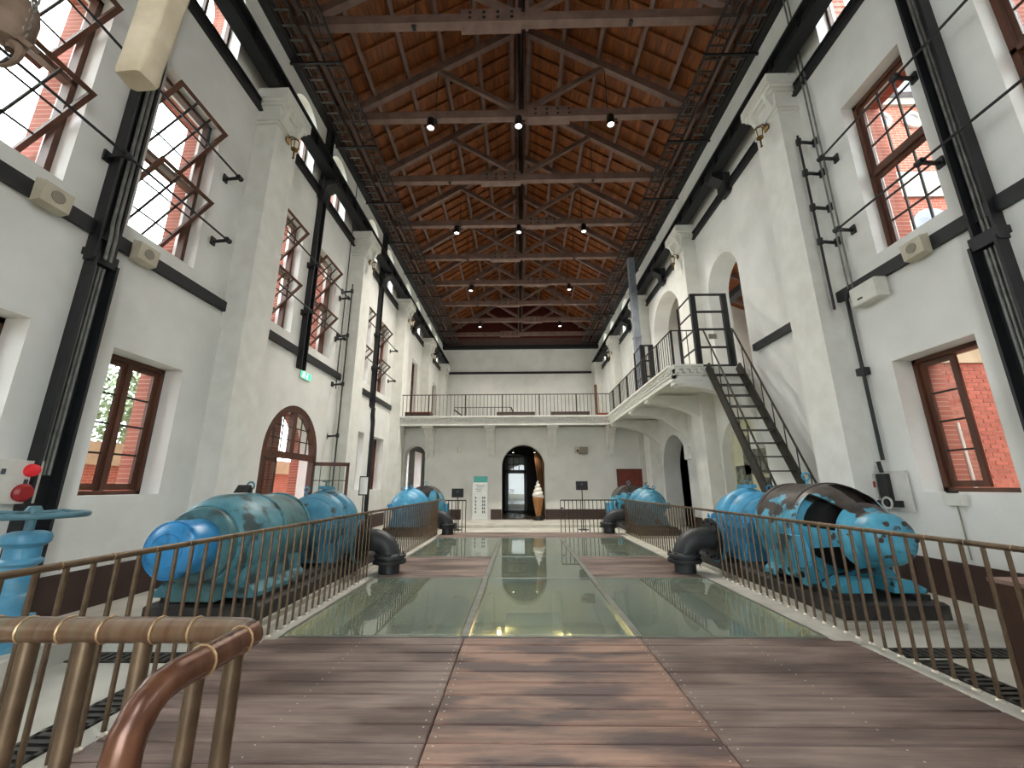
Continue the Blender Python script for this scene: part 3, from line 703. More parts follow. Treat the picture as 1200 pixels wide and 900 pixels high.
# ---------------------------------------------------------------- windows
WN = [0]
def sash_meshes(wd, ht, cols, rows, fw=0.065, th=0.045):
    m = MB(); a, b = wd/2, ht/2
    m.box(-th/2, th/2, -a, a, b-fw, b); m.box(-th/2, th/2, -a, a, -b, -b+fw*1.2); m.box(-th/2, th/2, -a, -a+fw, -b+fw*1.2, b-fw); m.box(-th/2, th/2, a-fw, a, -b+fw*1.2, b-fw)
    iw, ih = wd-2*fw, ht-2.2*fw; zb = -b+fw*1.2; pw, ph = iw/cols, ih/rows
    return dict(frame=m.mesh('sash', 'window_wood', smooth=False), vm=MB().box(-0.012, 0.012, -0.014, 0.014, zb, b-fw).mesh('muntin', 'muntin_dark', smooth=False),
                hm=MB().box(-0.012, 0.012, -a+fw, a-fw, -0.014, 0.014).mesh('muntin', 'muntin_dark', smooth=False),
                pane=MB().box(-0.002, 0.002, -pw/2, pw/2, -ph/2, ph/2).mesh('pane', 'pane', smooth=False),
                vpos=[-a+fw+pw*i for i in range(1, cols)], hpos=[zb+ph*i for i in range(1, rows)],
                cells=[(-a+fw+pw*(i+0.5), zb+ph*(j+0.5)) for i in range(cols) for j in range(rows)])
SM = {}
def add_sash(par, key, loc, rot=(0, 0, 0)):
    if key not in SM: SM[key] = sash_meshes(*key)
    d = SM[key]; s = link('sash', d['frame'], par, loc); s.rotation_euler = rot
    for v in d['vpos']: link('muntin', d['vm'], s, (0, v, 0))
    for v in d['hpos']: link('muntin', d['hm'], s, (0, 0, v))
    for c in d['cells']: link('pane', d['pane'], s, (0, c[0], c[1]))
    return s
def tall_window(X, s, y0, y1, tilt):
    WN[0] += 1; yc = (y0+y1)/2; zc = (ZU[0]+ZU[1])/2; xw = X+s*0.27
    t = sempty('window_%d' % WN[0], (xw, yc, ZU[0])); hw = (y1-y0)/2; H = ZU[1]-ZU[0]; m = MB()
    m.box(-0.06, 0.06, -hw, -hw+0.07, 0, H); m.box(-0.06, 0.06, hw-0.07, hw, 0, H); m.box(-0.06, 0.06, -hw, hw, 0, 0.06); m.box(-0.06, 0.06, -hw, hw, H-0.08, H); m.box(-0.06, 0.06, -hw, hw, H/2-0.04, H/2+0.04)
    m.build('window_frame', 'window_wood', t, smooth=False)
    key = (round(y1-y0-0.15, 3), round(H/2-0.11, 3), 3, 3)
    for q in (0.25, 0.75): add_sash(t, key, (0, 0, H*q), (0, math.radians(tilt), 0))
def low_window(X, s, y0, y1, open_near=0):
    WN[0] += 1; yc = (y0+y1)/2; xw = X+s*0.33; H = ZL[1]-ZL[0]
    t = sempty('window_%d' % WN[0], (xw, yc, ZL[0])); hw = (y1-y0)/2; m = MB()
    m.box(-0.06, 0.06, -hw, -hw+0.07, 0, H); m.box(-0.06, 0.06, hw-0.07, hw, 0, H); m.box(-0.06, 0.06, -hw, hw, 0, 0.06); m.box(-0.06, 0.06, -hw, hw, H-0.07, H)
    if not open_near: m.box(-0.05, 0.05, -0.03, 0.03, 0, H)
    m.build('window_frame', 'window_wood', t, smooth=False)
    wd = hw-0.085
    key = (round(wd, 3), round(H-0.14, 3), 1, 4, 0.075)
    add_sash(t, key, (0, 0.012+wd/2, H/2))
    if open_near:
        a = math.radians(open_near); hy = -hw+0.075
        add_sash(t, key, (s*(0.06+math.sin(a)*wd/2), hy+math.cos(a)*wd/2, H/2), (0, 0, -s*a))
    else: add_sash(t, key, (0, -0.012-wd/2, H/2))
def clere(X, s, y0, y1):
    WN[0] += 1; yc = (y0+y1)/2; hw = (y1-y0)/2; H = ZC[1]-ZC[0]; t = sempty('window_%d' % WN[0], (X+s*0.3, yc, ZC[0])); m = MB(); sp = H-hw
    m.box(-0.04, 0.04, -hw, -hw+0.05, 0, sp); m.box(-0.04, 0.04, hw-0.05, hw, 0, sp); m.box(-0.04, 0.04, -hw, hw, 0, 0.06); m.box(-0.035, 0.035, -0.03, 0.03, 0, H-0.05); m.box(-0.035, 0.035, -hw, hw, sp-0.03, sp+0.03)
    n = 14; o = [(-hw*math.cos(PI*k/n), sp+hw*math.sin(PI*k/n)) for k in range(n+1)]; q = [(-(hw-0.05)*math.cos(PI*k/n), sp+(hw-0.05)*math.sin(PI*k/n)) for k in range(n+1)]
    for k in range(n): m.prism([o[k], o[k+1], q[k+1], q[k]], 0, -0.04, 0.04)
    m.build('window_frame', 'window_wood', t, smooth=False)
    g = MB(); g.prism([(-hw, 0.0), (hw, 0.0)] + [(-x, z) for x, z in o], 0, -0.003, 0.003); g.build('pane', 'pane', t, smooth=False)
for k in range(-1, 5):
    d = BAY*k
    for i, (a, b) in enumerate(WIN_UP):
        tall_window(XL, -1, a+d, b+d, 41 if 0 <= k <= 2 else 0)
        if k in (-1, 0): tall_window(XR, 1, a+d+RO, b+d+RO-0.08, 0)
        if k >= 0: clere(XL, -1, a+d, b+d)
        if k == 0 or k >= 3: clere(XR, 1, a+d+RO, b+d+RO)
    for i, (a, b) in enumerate(WIN_LO):
        if k in (-1, 0, 2): low_window(XL, -1, a+d, b+d)
        if k in (-1, 0): low_window(XR, 1, a+d+RO-0.1, b+d+RO-0.1, 100 if (k == 0 and i == 1) else 0)

# left arched doorway: frame, fanlight, two leaves, the far one standing open into the hall
d2 = sempty('door_2', (XL-0.02, 10.315, ZF))
hw, HT = 1.265, 3.55-ZF; sp = HT-hw
m = MB(); n = 20
o = [(-hw*math.cos(PI*k/n), sp+hw*math.sin(PI*k/n)) for k in range(n+1)]; q = [(-(hw-0.17)*math.cos(PI*k/n), sp+(hw-0.17)*math.sin(PI*k/n)) for k in range(n+1)]
for k in range(n): m.prism([o[k], o[k+1], q[k+1], q[k]], 0, -0.1, 0.05)
m.box(-0.1, 0.05, -hw, -hw+0.15, 0, sp); m.box(-0.1, 0.05, hw-0.15, hw, 0, sp); m.box(-0.09, 0.04, -hw+0.15, hw-0.15, sp-0.09, sp+0.07); m.box(-0.08, 0.03, -0.09, 0.09, sp+0.07, HT-0.1)
m.build('door_frame', 'door_wood', d2, smooth=False)
mm = MB()
for y in (-0.78, -0.43, 0.43, 0.78): mm.box(-0.035, -0.01, y-0.012, y+0.012, sp+0.07, sp+math.sqrt((hw-.16)**2-y*y))
for z in (0.38, 0.70): 
    yy = math.sqrt((hw-.16)**2-z*z); mm.box(-0.035, -0.01, -yy, -0.09, sp+z-0.012, sp+z+0.012); mm.box(-0.035, -0.01, 0.09, yy, sp+z-0.012, sp+z+0.012)
mm.build('fanlight_bars', 'muntin_dark', d2, smooth=False)
g = MB(); g.prism([(p[0]*0.95, p[1]) for p in q], 0, -0.025, -0.02); g.build('fanlight_glass', 'pane', d2, smooth=False)
def leaf(par, name, ylo, wd, ang, hz):
    H = sp-0.1; m = MB(); m.box(-0.025, 0.025, 0, 0.08, 0, H); m.box(-0.025, 0.025, wd-0.08, wd, 0, H); m.box(-0.025, 0.025, 0, wd, H-0.1, H); m.box(-0.025, 0.025, 0, wd, 0, 0.75)
    for i in (1, 2, 3): m.box(-0.012, 0.012, wd*i/4-0.01, wd*i/4+0.01, 0.75, H-0.1)
    for z in (1.25, 1.72): m.box(-0.012, 0.012, 0.08, wd-0.08, z-0.012, z+0.012)
    l = m.build(name, 'door_wood', par, (0, ylo, 0), smooth=False); l.rotation_euler = (0, 0, math.radians(ang))
    MB().box(-0.003, 0.003, 0.08, wd-0.08, 0.75, H-0.1).build('door_glass', 'pane', l, smooth=False)
    return l
leaf(d2, 'door_leaf', -hw+0.15, 0.55, 0, 0); leaf(d2, 'door_leaf', hw-0.12, 1.0, -62, 0)

# ---------------------------------------------------------------- outside: ground, buttresses, brick wing, trees
m = MB(); m.box(-40, XL-0.7, -20, 45, -0.6, -0.1); m.box(XR+0.7, 40, -20, 45, -0.6, -0.1); m.box(-40, 40, -40, Y0-0.6, -0.6, -0.1); m.box(-40, 40, Y1+0.4, 60, -0.6, -0.1)
struct(m.build('floor_outside', 'ground', smooth=False))
for k in range(-1, 6):
    for i, y in enumerate((5.02, 7.62)):
        b = MB(); b.box(XL-0.7, XL-1.2, y+BAY*k, y+0.62+BAY*k, -0.1, 9.2); b.prism([(XL-0.7, 9.2), (XL-1.2, 9.2), (XL-0.7, 10.2)], 1, y+BAY*k, y+0.62+BAY*k)
        o = b.build('buttress', 'brick_y', wall_left, smooth=False)
yard = struct(MB().box(-11.6, -11.3, -2, 26, -0.1, 2.1).build('wall_yard', 'brick_x', smooth=False))
MB().box(-11.7, -11.2, -2, 26, 2.1, 2.7).build('coping', 'tan_stone', yard, smooth=False)
def tree(x, y, h, label, r=1.4):
    t = thing('tree', label, 'tree', (x, y, -0.1))
    MB().tube([(0, 0, 0), (0.1, 0, h*0.5), (0.05, 0.1, h*0.8)], [0.14, 0.1, 0.04], 8).build('trunk', 'trunk', t)
    m = MB(); rr = random.Random(int(x*10+y))
    for i in range(1500):
        a, b, c = rr.gauss(0, 1), rr.gauss(0, 1), rr.gauss(0, 1); l = math.sqrt(a*a+b*b+c*c)+1e-6; q = r*rr.random()**0.4
        p = Vector((a/l*q, b/l*q, h*0.72+c/l*q*1.1)); u = Vector((rr.uniform(-1, 1), rr.uniform(-1, 1), rr.uniform(-1, 1))).normalized(); v = u.orthogonal().normalized()
        s = 0.11; m.add([p-u*s, p+v*s*0.5, p+u*s, p-v*s*0.5], [(0, 1, 2, 3)])
    f = m.build('leaves', 'foliage', t, smooth=False); f['kind'] = 'stuff'
tree(-13.8, 10.9, 4.6, 'small green tree outside the near left casement window')
tree(-13.2, 19.2, 4.6, 'green tree outside the arched left doorway', 1.3)
tree(-14.5, 14.6, 6.2, 'taller green tree by the yard wall beyond the left windows', 1.5)
# brick wing on the right: its end wall faces the camera beyond the near right windows
WY = 8.6
wing = MB(); ywall(wing, WY, WY+0.35, XR+0.7, 15.0, -0.1, 11.2, []); wing = struct(wing.build('wall_wing', 'brick_y', smooth=False))
m = MB(); m.prism([(XR+0.7, 11.2), (15.2, 11.2), (15.2, 12.6), (XR+0.7, 12.6)], 1, WY-0.25, WY+6); m.build('slate_roof', 'slate', wing, smooth=False)
MB().box(XR+0.7, 15.0, WY-0.08, WY, 11.0, 11.25).build('cornice', 'white_band', wing, smooth=False)
MB().box(9.2, 15.0, WY-0.06, WY, 8.25, 8.95).build('stone_band', 'white_band', wing, smooth=False)
MB().box(XR+0.7, 15.0, WY-0.07, WY, 4.05, 4.5).build('stone_band', 'tan_stone', wing, smooth=False)
MB().box(XR+0.7, 15.0, WY-0.12, WY, 4.5, 4.62).build('stone_band', 'white_band', wing, smooth=False)
for x in (8.57, 9.34, 10.11, 10.88):
    o = MB().torus((x, WY-0.02, 10.55), 0.2, 0.06, 1, 24, 8).build('oculus_ring', 'white_band', wing)
    MB().lathe([(0.17, -0.03), (0.17, 0.0)], (x, WY, 10.55), 1, 20).build('oculus_glass', 'slate', o)
for x in (9.9,):
    n = 12; MB().prism([(x-0.5, 6.2), (x+0.5, 6.2)] + [(x+0.5*math.cos(PI*k/n), 7.5+0.42*math.sin(PI*k/n)) for k in range(n+1)], 1, WY-0.05, WY-0.01).build('arched_window', 'slate', wing, smooth=False)
    MB().box(x-0.68, x-0.5, WY-0.05, WY, 6.2, 7.6).build('window_surround', 'white_band', wing, smooth=False)
MB().tube([(9.12, WY-0.08, 0.5), (9.1, WY-0.08, 2.75)], 0.03, 8).build('white_pipe', 'white_band', wing)
MB().box(8.1, 10.55, WY-0.012, WY, 1.25, 4.05).build('mortar_bed', 'mortar', wing, smooth=False)
me = MB().box(-0.1175, 0.1175, -0.022, 0, -0.037, 0.037).mesh('brick', 'brick', smooth=False)
mh = MB().box(-0.0555, 0.0555, -0.022, 0, -0.037, 0.037).mesh('brick', 'brick', smooth=False)
for r in range(32):
    z = 1.27+0.087*r+0.04; x = 8.12 + (0.062 if r % 2 else 0)
    if r % 2: link('brick', mh, wing, (8.15-0.0, WY, z))
    for c in range(9):
        if x+0.245*c+0.25 < 10.56: link('brick', me, wing, (x+0.1175+0.245*c+(0.06 if r % 2 else 0), WY+random.uniform(-.003, .003), z))
sky_block = struct(MB().box(12.6, 13.0, -12, WY, -0.1, 8.0).build('wall_sky_block', 'brick_x', smooth=False)); MB().box(12.4, 13.2, -12, WY, 8.0, 8.4).build('cornice', 'white_band', sky_block, smooth=False)  # added building, cuts the sky light that reaches the left wall
# upper room in the wing, seen through the arched openings above the balcony
m = MB(); m.box(XR+0.65, 11.4, WY+0.35, 18.6, ZM-0.3, ZM); struct(m.build('floor_wing', 'dark_floor', smooth=False))
m = MB(); wall_grid(m, 11.4, 11.6, WY+0.35, 18.6, -0.1, 9.6, [(10.3, 11.6, 5.4, 7.9, True), (12.9, 14.2, 5.4, 7.9, True), (15.6, 17.0, 5.4, 8.4, True)])
m.box(XR+0.65, 11.4, 18.4, 18.6, -0.1, 12.2); m.box(XR+0.65, 11.4, WY+0.35, WY+0.5, ZM, 12.2)
wr = struct(m.build('wall_wing_room', 'plaster', smooth=False))
m = MB(); m.prism([(XR+0.65, 11.6), (11.8, 9.4), (11.8, 9.6), (XR+0.65, 11.8)], 1, WY+0.3, 18.7); struct(m.build('ceiling_wing', 'roof_board', smooth=False))
for i in range(6): MB().bar((XR+0.7, 9.6+1.6*i, 11.35), (11.4, 9.6+1.6*i, 9.35), 0.12, 0.2).build('roof_beam', 'truss_wood', bpy.data.objects['ceiling_wing'], smooth=False)
MB().box(8.3, 8.6, WY+0.4, 18.4, 8.6, 8.85).build('tie_beam', 'black_steel', bpy.data.objects['ceiling_wing'], smooth=False)
# lower room of the wing behind the low arch: dark
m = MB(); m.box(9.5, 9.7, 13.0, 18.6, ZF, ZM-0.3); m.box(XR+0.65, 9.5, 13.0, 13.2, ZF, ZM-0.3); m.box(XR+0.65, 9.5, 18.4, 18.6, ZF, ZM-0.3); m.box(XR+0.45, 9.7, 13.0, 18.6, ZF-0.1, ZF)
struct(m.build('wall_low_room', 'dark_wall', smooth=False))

# ================================================================ RAILINGS
def railing(root, p0, p1, ht, pitch, r_rail, r_post, mr, mp=None, zb=0.0, skip=None, bottom=None, wide=None, feet=False, rings=0):
    """straight railing from p0 to p1 (root-local), posts as parts"""
    mp = mp or mr; p0 = Vector(p0); p1 = Vector(p1); L = (p1-p0).length; d = (p1-p0)/L
    rl = MB().tube([p0+Vector((0, 0, ht)), p1+Vector((0, 0, ht))], r_rail, 10).build('top_rail', mr, root)
    n = int(L/pitch); me = MB().tube([(0, 0, 0), (0, 0, ht)], r_post, 8).mesh('post', mp)
    ft = MB().lathe([(r_post*2.2, 0), (r_post*2.2, 0.008), (r_post*1.2, 0.02)], n=8).mesh('post_foot', 'screw')
    mw = MB().box(-0.028, 0.028, -0.012, 0.012, 0, ht).mesh('post', mp, smooth=False)
    for i in range(n+1):
        p = p0 + d*(L*i/n)
        if skip and skip(p): continue
        o = link('post', mw if (wide and i % wide == 0) else me, root, p)
        if feet: link('post_foot', ft, o)
    if bottom: MB().bar(p0+Vector((0, 0, bottom)), p1+Vector((0, 0, bottom)), 0.03, 0.015).build('bottom_rail', mr, root, smooth=False)
    if rings:
        rg = MB().torus((0, 0, 0), r_rail*1.02, 0.003, 1 if abs(d.y) > 0.5 else 0, 12, 5).mesh('weld_ring', 'ring_brass')
        for i in range(int(L/rings)): link('weld_ring', rg, rl, p0+d*(rings*(i+0.37))+Vector((0, 0, ht)))
RH = 1.07
XRL, XRR = -2.62, 3.42
t = thing('railing', 'bronze pipe railing along the left edge of the deck', 'railing', (XRL, 1.0, 0))
railing(t, (0, 0.4, 0), (0, 13.6, 0), RH, 0.155, 0.021, 0.0145, 'rail_bronze', feet=True, rings=0.31, skip=lambda p: 6.5 < p.y < 7.2 or p.y > 12.6)
t = thing('railing', 'bronze pipe railing along the right edge of the deck', 'railing', (XRR, 1.0, 0))
railing(t, (0, 0.4, 0), (0, 13.6, 0), RH, 0.155, 0.021, 0.0145, 'rail_bronze', feet=True, rings=0.31, skip=lambda p: 6.6 < p.y < 7.3 or p.y > 12.9)
t = thing('railing', 'short dark railing across the far end of the deck, left of the arch', 'railing', (XRL, 14.7, ZF))
railing(t, (0.02, 0, 0), (0.75, 0, 0), RH, 0.105, 0.02, 0.013, 'rail_dark')
t = thing('railing', 'short dark railing across the far end of the deck, right of the arch', 'railing', (1.42, 14.7, ZF))
railing(t, (0, 0, 0), (1.96, 0, 0), RH, 0.14, 0.02, 0.013, 'rail_dark')
MB().box(0.0, 0.1, -0.02, 0.02, 0.78, 0.83).build('latch', 'rail_dark', t, smooth=False)
# thick foreground rail: runs in from the left, turns towards the viewer and bends down
t = thing('handrail', 'thick copper-brown pipe handrail in the left foreground, bending down at its end', 'handrail', (-0.70, 1.2, 0))
HZ = 1.13
MB().tube([(-1.9, 0, HZ), (-0.1, 0, HZ), (-0.03, -0.008, HZ), (0.0, -0.04, HZ)], 0.031, 14).build('cross_rail', 'rail_copper', t)
pth = [(0.0, -0.03, HZ), (0.0, -0.16, HZ), (-0.002, -0.27, HZ)] + [(-0.004, -0.27-0.09*math.sin(a), HZ-0.09*(1-math.cos(a))) for a in (0.4, 0.8, 1.2, PI/2)] + [(-0.004, -0.36, 0.0)]
rr = MB().tube(pth, 0.031, 14).build('return_rail', 'rail_red', t)
me = MB().tube([(0, 0, 0), (0, 0, HZ)], 0.021, 18).mesh('post', 'rail_bronze')
for i in range(12): link('post', me, t, (-0.15-0.155*i, 0, 0))
link('post', me, t, (-0.012, -0.07, 0))
rg = MB().torus((0, 0, 0), 0.0318, 0.003, 0, 14, 5).mesh('weld_ring', 'ring_brass')
for x in (-0.17, -0.27, -0.41, -0.52, -0.63, -0.72): link('weld_ring', rg, t, (x, 0, HZ))
rg = MB().torus((0, 0, 0), 0.0318, 0.003, 1, 14, 5).mesh('weld_ring', 'ring_brass')
for y in (-0.075, -0.2): link('weld_ring', rg, t, (0, y, HZ))
t = thing('handrail', 'copper-brown pipe handrail end at the right edge of the foreground', 'handrail', (1.44, 1.25, 0))
MB().tube([(1.83, 0, HZ), (0.08, 0, HZ), (0.02, -0.008, HZ), (0.0, -0.04, HZ), (0.0, -0.12, HZ)], 0.031, 14).build('cross_rail', 'rail_copper', t)
MB().tube([(0, -0.1, HZ), (0, -0.2, HZ), (0, -0.26, HZ-0.05), (0, -0.27, HZ-0.1), (0, -0.27, 0)], 0.031, 14).build('return_rail', 'rail_red', t)
for i in range(11): link('post', me, t, (0.17+0.155*i, 0, 0))
# mezzanine and balcony railings
t = thing('railing', 'dark iron railing along the mezzanine front across the hall', 'railing', (0, 18.06, ZM+0.01))
railing(t, (XL+0.02, 0, 0), (4.12, 0, 0), 1.0, 0.165, 0.02, 0.011, 'rail_dark', wide=10)
t = thing('railing', 'dark iron railing along the right side balcony', 'railing', (4.12, 10.36, ZM+0.01))
railing(t, (0, 0, 0), (0, 7.65, 0), 1.0, 0.165, 0.02, 0.011, 'rail_dark', wide=7)
MB().tube([(0, 0, 1.0), (0.68, 0, 1.0)], 0.018, 8).build('end_rail', 'rail_dark', t)
for x in (0.2, 0.42, 0.64): MB().tube([(x, 0, 0), (x, 0, 1.0)], 0.011, 6).build('post', 'rail_dark', t)
t = thing('stair_guard', 'dark iron guard round the stair opening on the mezzanine floor', 'railing', (-3.3, 20.3, ZM))
railing(t, (0, 0, 0), (2.9, 0, 0), 0.85, 0.2, 0.018, 0.011, 'rail_dark')
MB().bar((0, 0, 0.75), (0.9, 0.4, 0.05), 0.04, 0.06).build('hand_bar', 'rail_dark', t, smooth=False); MB().bar((2.9, 0, 0.85), (3.3, 0.3, 0.0), 0.04, 0.06).build('hand_bar', 'rail_dark', t, smooth=False)
for x, lb in ((-0.15, 'low dark wooden bench on the mezzanine, left of the two'), (2.55, 'low dark wooden bench on the mezzanine, right of the two')):
    t = thing('bench', lb, 'bench', (x, 20.0, ZM))
    MB().box(-0.95, 0.95, -0.2, 0.2, 0.38, 0.52).build('seat', 'dark_bench', t, smooth=False)
    for s in (-0.85, 0.85): MB().box(s-0.05, s+0.05, -0.17, 0.17, 0, 0.38).build('leg', 'dark_bench', t, smooth=False)
t = thing('low_cabinet', 'low dark wooden chest by the left wall on the mezzanine', 'chest', (-4.95, 19.2, ZM))
MB().box(-0.75, 0.75, -0.3, 0.3, 0, 0.34).build('body', 'dark_bench', t, smooth=False); MB().box(-0.78, 0.78, -0.33, 0.33, 0.34, 0.38).build('lid', 'panel_red', t, smooth=False)
t = thing('door_panel', 'narrow dark post and red panel at the corner of mezzanine and balcony', 'panel', (3.75, 19.3, ZM))
MB().box(-0.06, 0.06, -0.04, 0.04, 0, 1.75).build('post', 'window_wood', t, smooth=False); MB().box(0.06, 0.6, -0.03, 0.03, 0, 0.35).build('foot_panel', 'panel_red', t, smooth=False)
# grey service pipe from mezzanine to roof on the right
t = thing('service_pipe', 'grey vertical service duct rising from the mezzanine by the right wall', 'duct', (5.35, 17.3, ZM))
MB().box(-0.14, 0.14, -0.14, 0.14, 0, 7.4).build('duct', 'slate', t, smooth=False)
for z in (1.2, 3.4, 5.6): MB().box(-0.17, 0.17, -0.17, 0.17, z, z+0.06).build('collar', 'slate', t, smooth=False)

# ================================================================ STAIRCASE
SXa, SXb, SYt, SYb = 4.95, 5.74, 10.26, 7.72
t = thing('staircase', 'steep dark steel staircase leading up to the right balcony', 'staircase', (SXa, SYb, ZF))
rise = ZM-ZF; run = SYt-SYb
for x in (0, SXb-SXa): MB().bar((x, 0, 0.05), (x, run, rise-0.02), 0.05, 0.22, (0, -1, 0.6)).build('stringer', 'stair_steel', t, smooth=False)
me = MB().box(0.025, SXb-SXa-0.025, -0.1, 0.1, -0.02, 0.0).mesh('tread', 'stair_steel', smooth=False)
for i in range(14): link('tread', me, t, (0, run*(i+1)/15, rise*(i+1)/15))
for x in (0.0, SXb-SXa):
    a, b = Vector((x, 0.25, 1.18)), Vector((x, run, rise+0.98))
    MB().tube([(x, 0.18, 0.35), (x, 0.18, 1.08), a, b, (x, run+0.05, rise+1.0)] if x == 0 else [(x, 0.22, 0.4), (x, 0.22, 1.12), a, b, (x, run+0.06, rise+1.04)], 0.022, 10).build('handrail', 'stair_steel', t)
    for i in range(1, 9):
        f = i/9; p = Vector((x, run*f, rise*f)); q = a+(b-a)*((p.y-a.y)/(b.y-a.y))
        if q.z < p.z+0.3: continue
        MB().tube([p, (x, p.y, q.z)], 0.012, 6).build('baluster', 'stair_steel', t)
MB().tube([(SXb-SXa+0.0, run+0.05, rise), (SXb-SXa+0.0, run+0.05, rise+1.0)], 0.02, 8).build('newel', 'stair_steel', t)
# black rack frames standing on the balcony
def rack(loc, label, w, h, dp, rungs, pw):
    t = thing('rack_frame', label, 'rack', loc)
    for x in (0, w): MB().box(x-pw/2, x+pw/2, -0.05, 0.05, 0, h).build('post', 'black_steel', t, smooth=False)
    for i in range(rungs):
        z = 0.02+(h-0.06)*i/(rungs-1); MB().box(0, w, -0.025, 0.025, z, z+0.05).build('rung', 'black_steel', t, smooth=False)
    for (x, y) in ((-0.02, dp),): MB().box(x-0.025, x+0.025, y-0.025, y+0.025, 0, h).build('rear_post', 'black_steel', t, smooth=False)
    for i in range(1, rungs):
        z = 0.02+(h-0.06)*i/(rungs-1); MB().bar((-0.02, 0, z+0.02), (-0.02, dp, z+0.02), 0.03, 0.04).build('side_rung', 'black_steel', t, smooth=False)
    return t
rk = rack((4.84, 10.45, ZM), 'tall black steel rack frame at the head of the stairs', 0.86, 2.12, 1.0, 5, 0.14)
MB().box(0.3, 0.52, -0.06, -0.05, 0.78, 0.92).build('hanging_sign', 'grille', rk, smooth=False)
rack((4.35, 13.6, ZM), 'smaller black steel rack frame further along the balcony', 0.3, 1.75, 0.9, 4, 0.16)

# ================================================================ PUMPS AND MOTORS
ZA = 0.86 - ZF          # shaft height above the floor
def eye(m, x, y, z, r=0.05): m.tube([(x, y, z-0.03), (x, y, z+0.05)], 0.02, 8); m.torus((x, y, z+0.05+r), r, 0.014, 1, 14, 6); return m
def plinth(label, x, y0, y1, hw=0.66, h=0.24):
    t = thing('machine_plinth', label, 'plinth', (x, y0, ZF)); L = y1-y0
    MB().cbox(-hw, hw, 0, L, 0.06, h, 0.03).build('block', 'plinth_black', t, smooth=False)
    MB().box(-hw-0.05, hw+0.05, -0.1, L+0.1, 0, 0.06).build('footing', 'concrete_curb', t, smooth=False)
    for sx in (-1, 1): MB().box(sx*(hw-0.28), sx*(hw-0.1), 0.1, L-0.1, h, h+0.06).build('bed_rail', 'plinth_black', t, smooth=False)
    return h+0.06
def motor_left(label, x, y, dr, capm='cap_blue', bodym='motor_teal', second='motor_weathered', sign=True):
    """drum motor; dr=+1: bell end towards -Y"""
    t = thing('electric_motor', label, 'motor', (x, y, ZF+0.30)); a = ZA-0.30
    def P(pr): return [(r, dr*q) for r, q in pr]
    MB().lathe(P([(0.44, 0.44), (0.46, 0.46), (0.52, 0.6), (0.555, 0.72), (0.56, 0.8), (0.56, 1.12), (0.545, 1.14), (0.545, 1.2)]), (0, 0, a), 1, 36).build('bell_housing', bodym, t)
    MB().lathe(P([(0.545, 1.2), (0.54, 1.22), (0.54, 1.85), (0.52, 1.95), (0.4, 2.02), (0.2, 2.04)]), (0, 0, a), 1, 36).build('drum', second, t)
    for q in (1.13, 1.2, 1.84): MB().torus((0, dr*q, a), 0.548, 0.018, 1, 36, 6).build('drum_band', bodym, t)
    MB().lathe(P([(0.40, 0.34), (0.42, 0.36), (0.42, 0.46), (0.44, 0.48)]), (0, 0, a), 1, 30).build('dark_ring', 'motor_weathered', t)
    c = MB().lathe(P([(0.06, -0.075), (0.16, -0.065), (0.26, -0.02), (0.285, 0.0), (0.295, 0.03), (0.295, 0.34), (0.28, 0.38)]), (0, 0, a+0.0), 1, 36).build('end_cap', capm, t)
    r = MB().torus((0, dr*0.0, a), 0.288, 0.008, 1, 36, 6); r.torus((0, dr*-0.066, a), 0.17, 0.006, 1, 30, 6); r.build('cap_rim', capm, c)
    for sx in (-1, 1):
        f = MB(); f.prism([(sx*0.25, 0), (sx*0.6, 0), (sx*0.6, 0.05), (sx*0.52, 0.14), (sx*0.5, 0.34), (sx*0.3, 0.34)], 1, dr*0.6, dr*1.75)
        f.build('foot', bodym, t, smooth=False)
    f = MB().prism([(-0.26, 0), (0.26, 0), (0.2, 0.2), (-0.2, 0.2)], 1, dr*0.6, dr*0.42); f.build('bearing_pedestal', 'motor_weathered', t, smooth=False)
    eye(MB(), 0, dr*1.16, a+0.56, 0.05).build('lifting_eye', bodym, t)
    MB().box(-0.42, -0.34, dr*0.5, dr*0.56, a+0.2, a+0.28).build('terminal', bodym, t, smooth=False)
    for k in range(3): MB().lathe([(0.025, 0), (0.025, 0.02)], (0.5*math.cos(0.5+k), dr*0.66, a+0.5*math.sin(0.5+k)), 1, 8).build('bolt', 'motor_weathered', t)
    return t
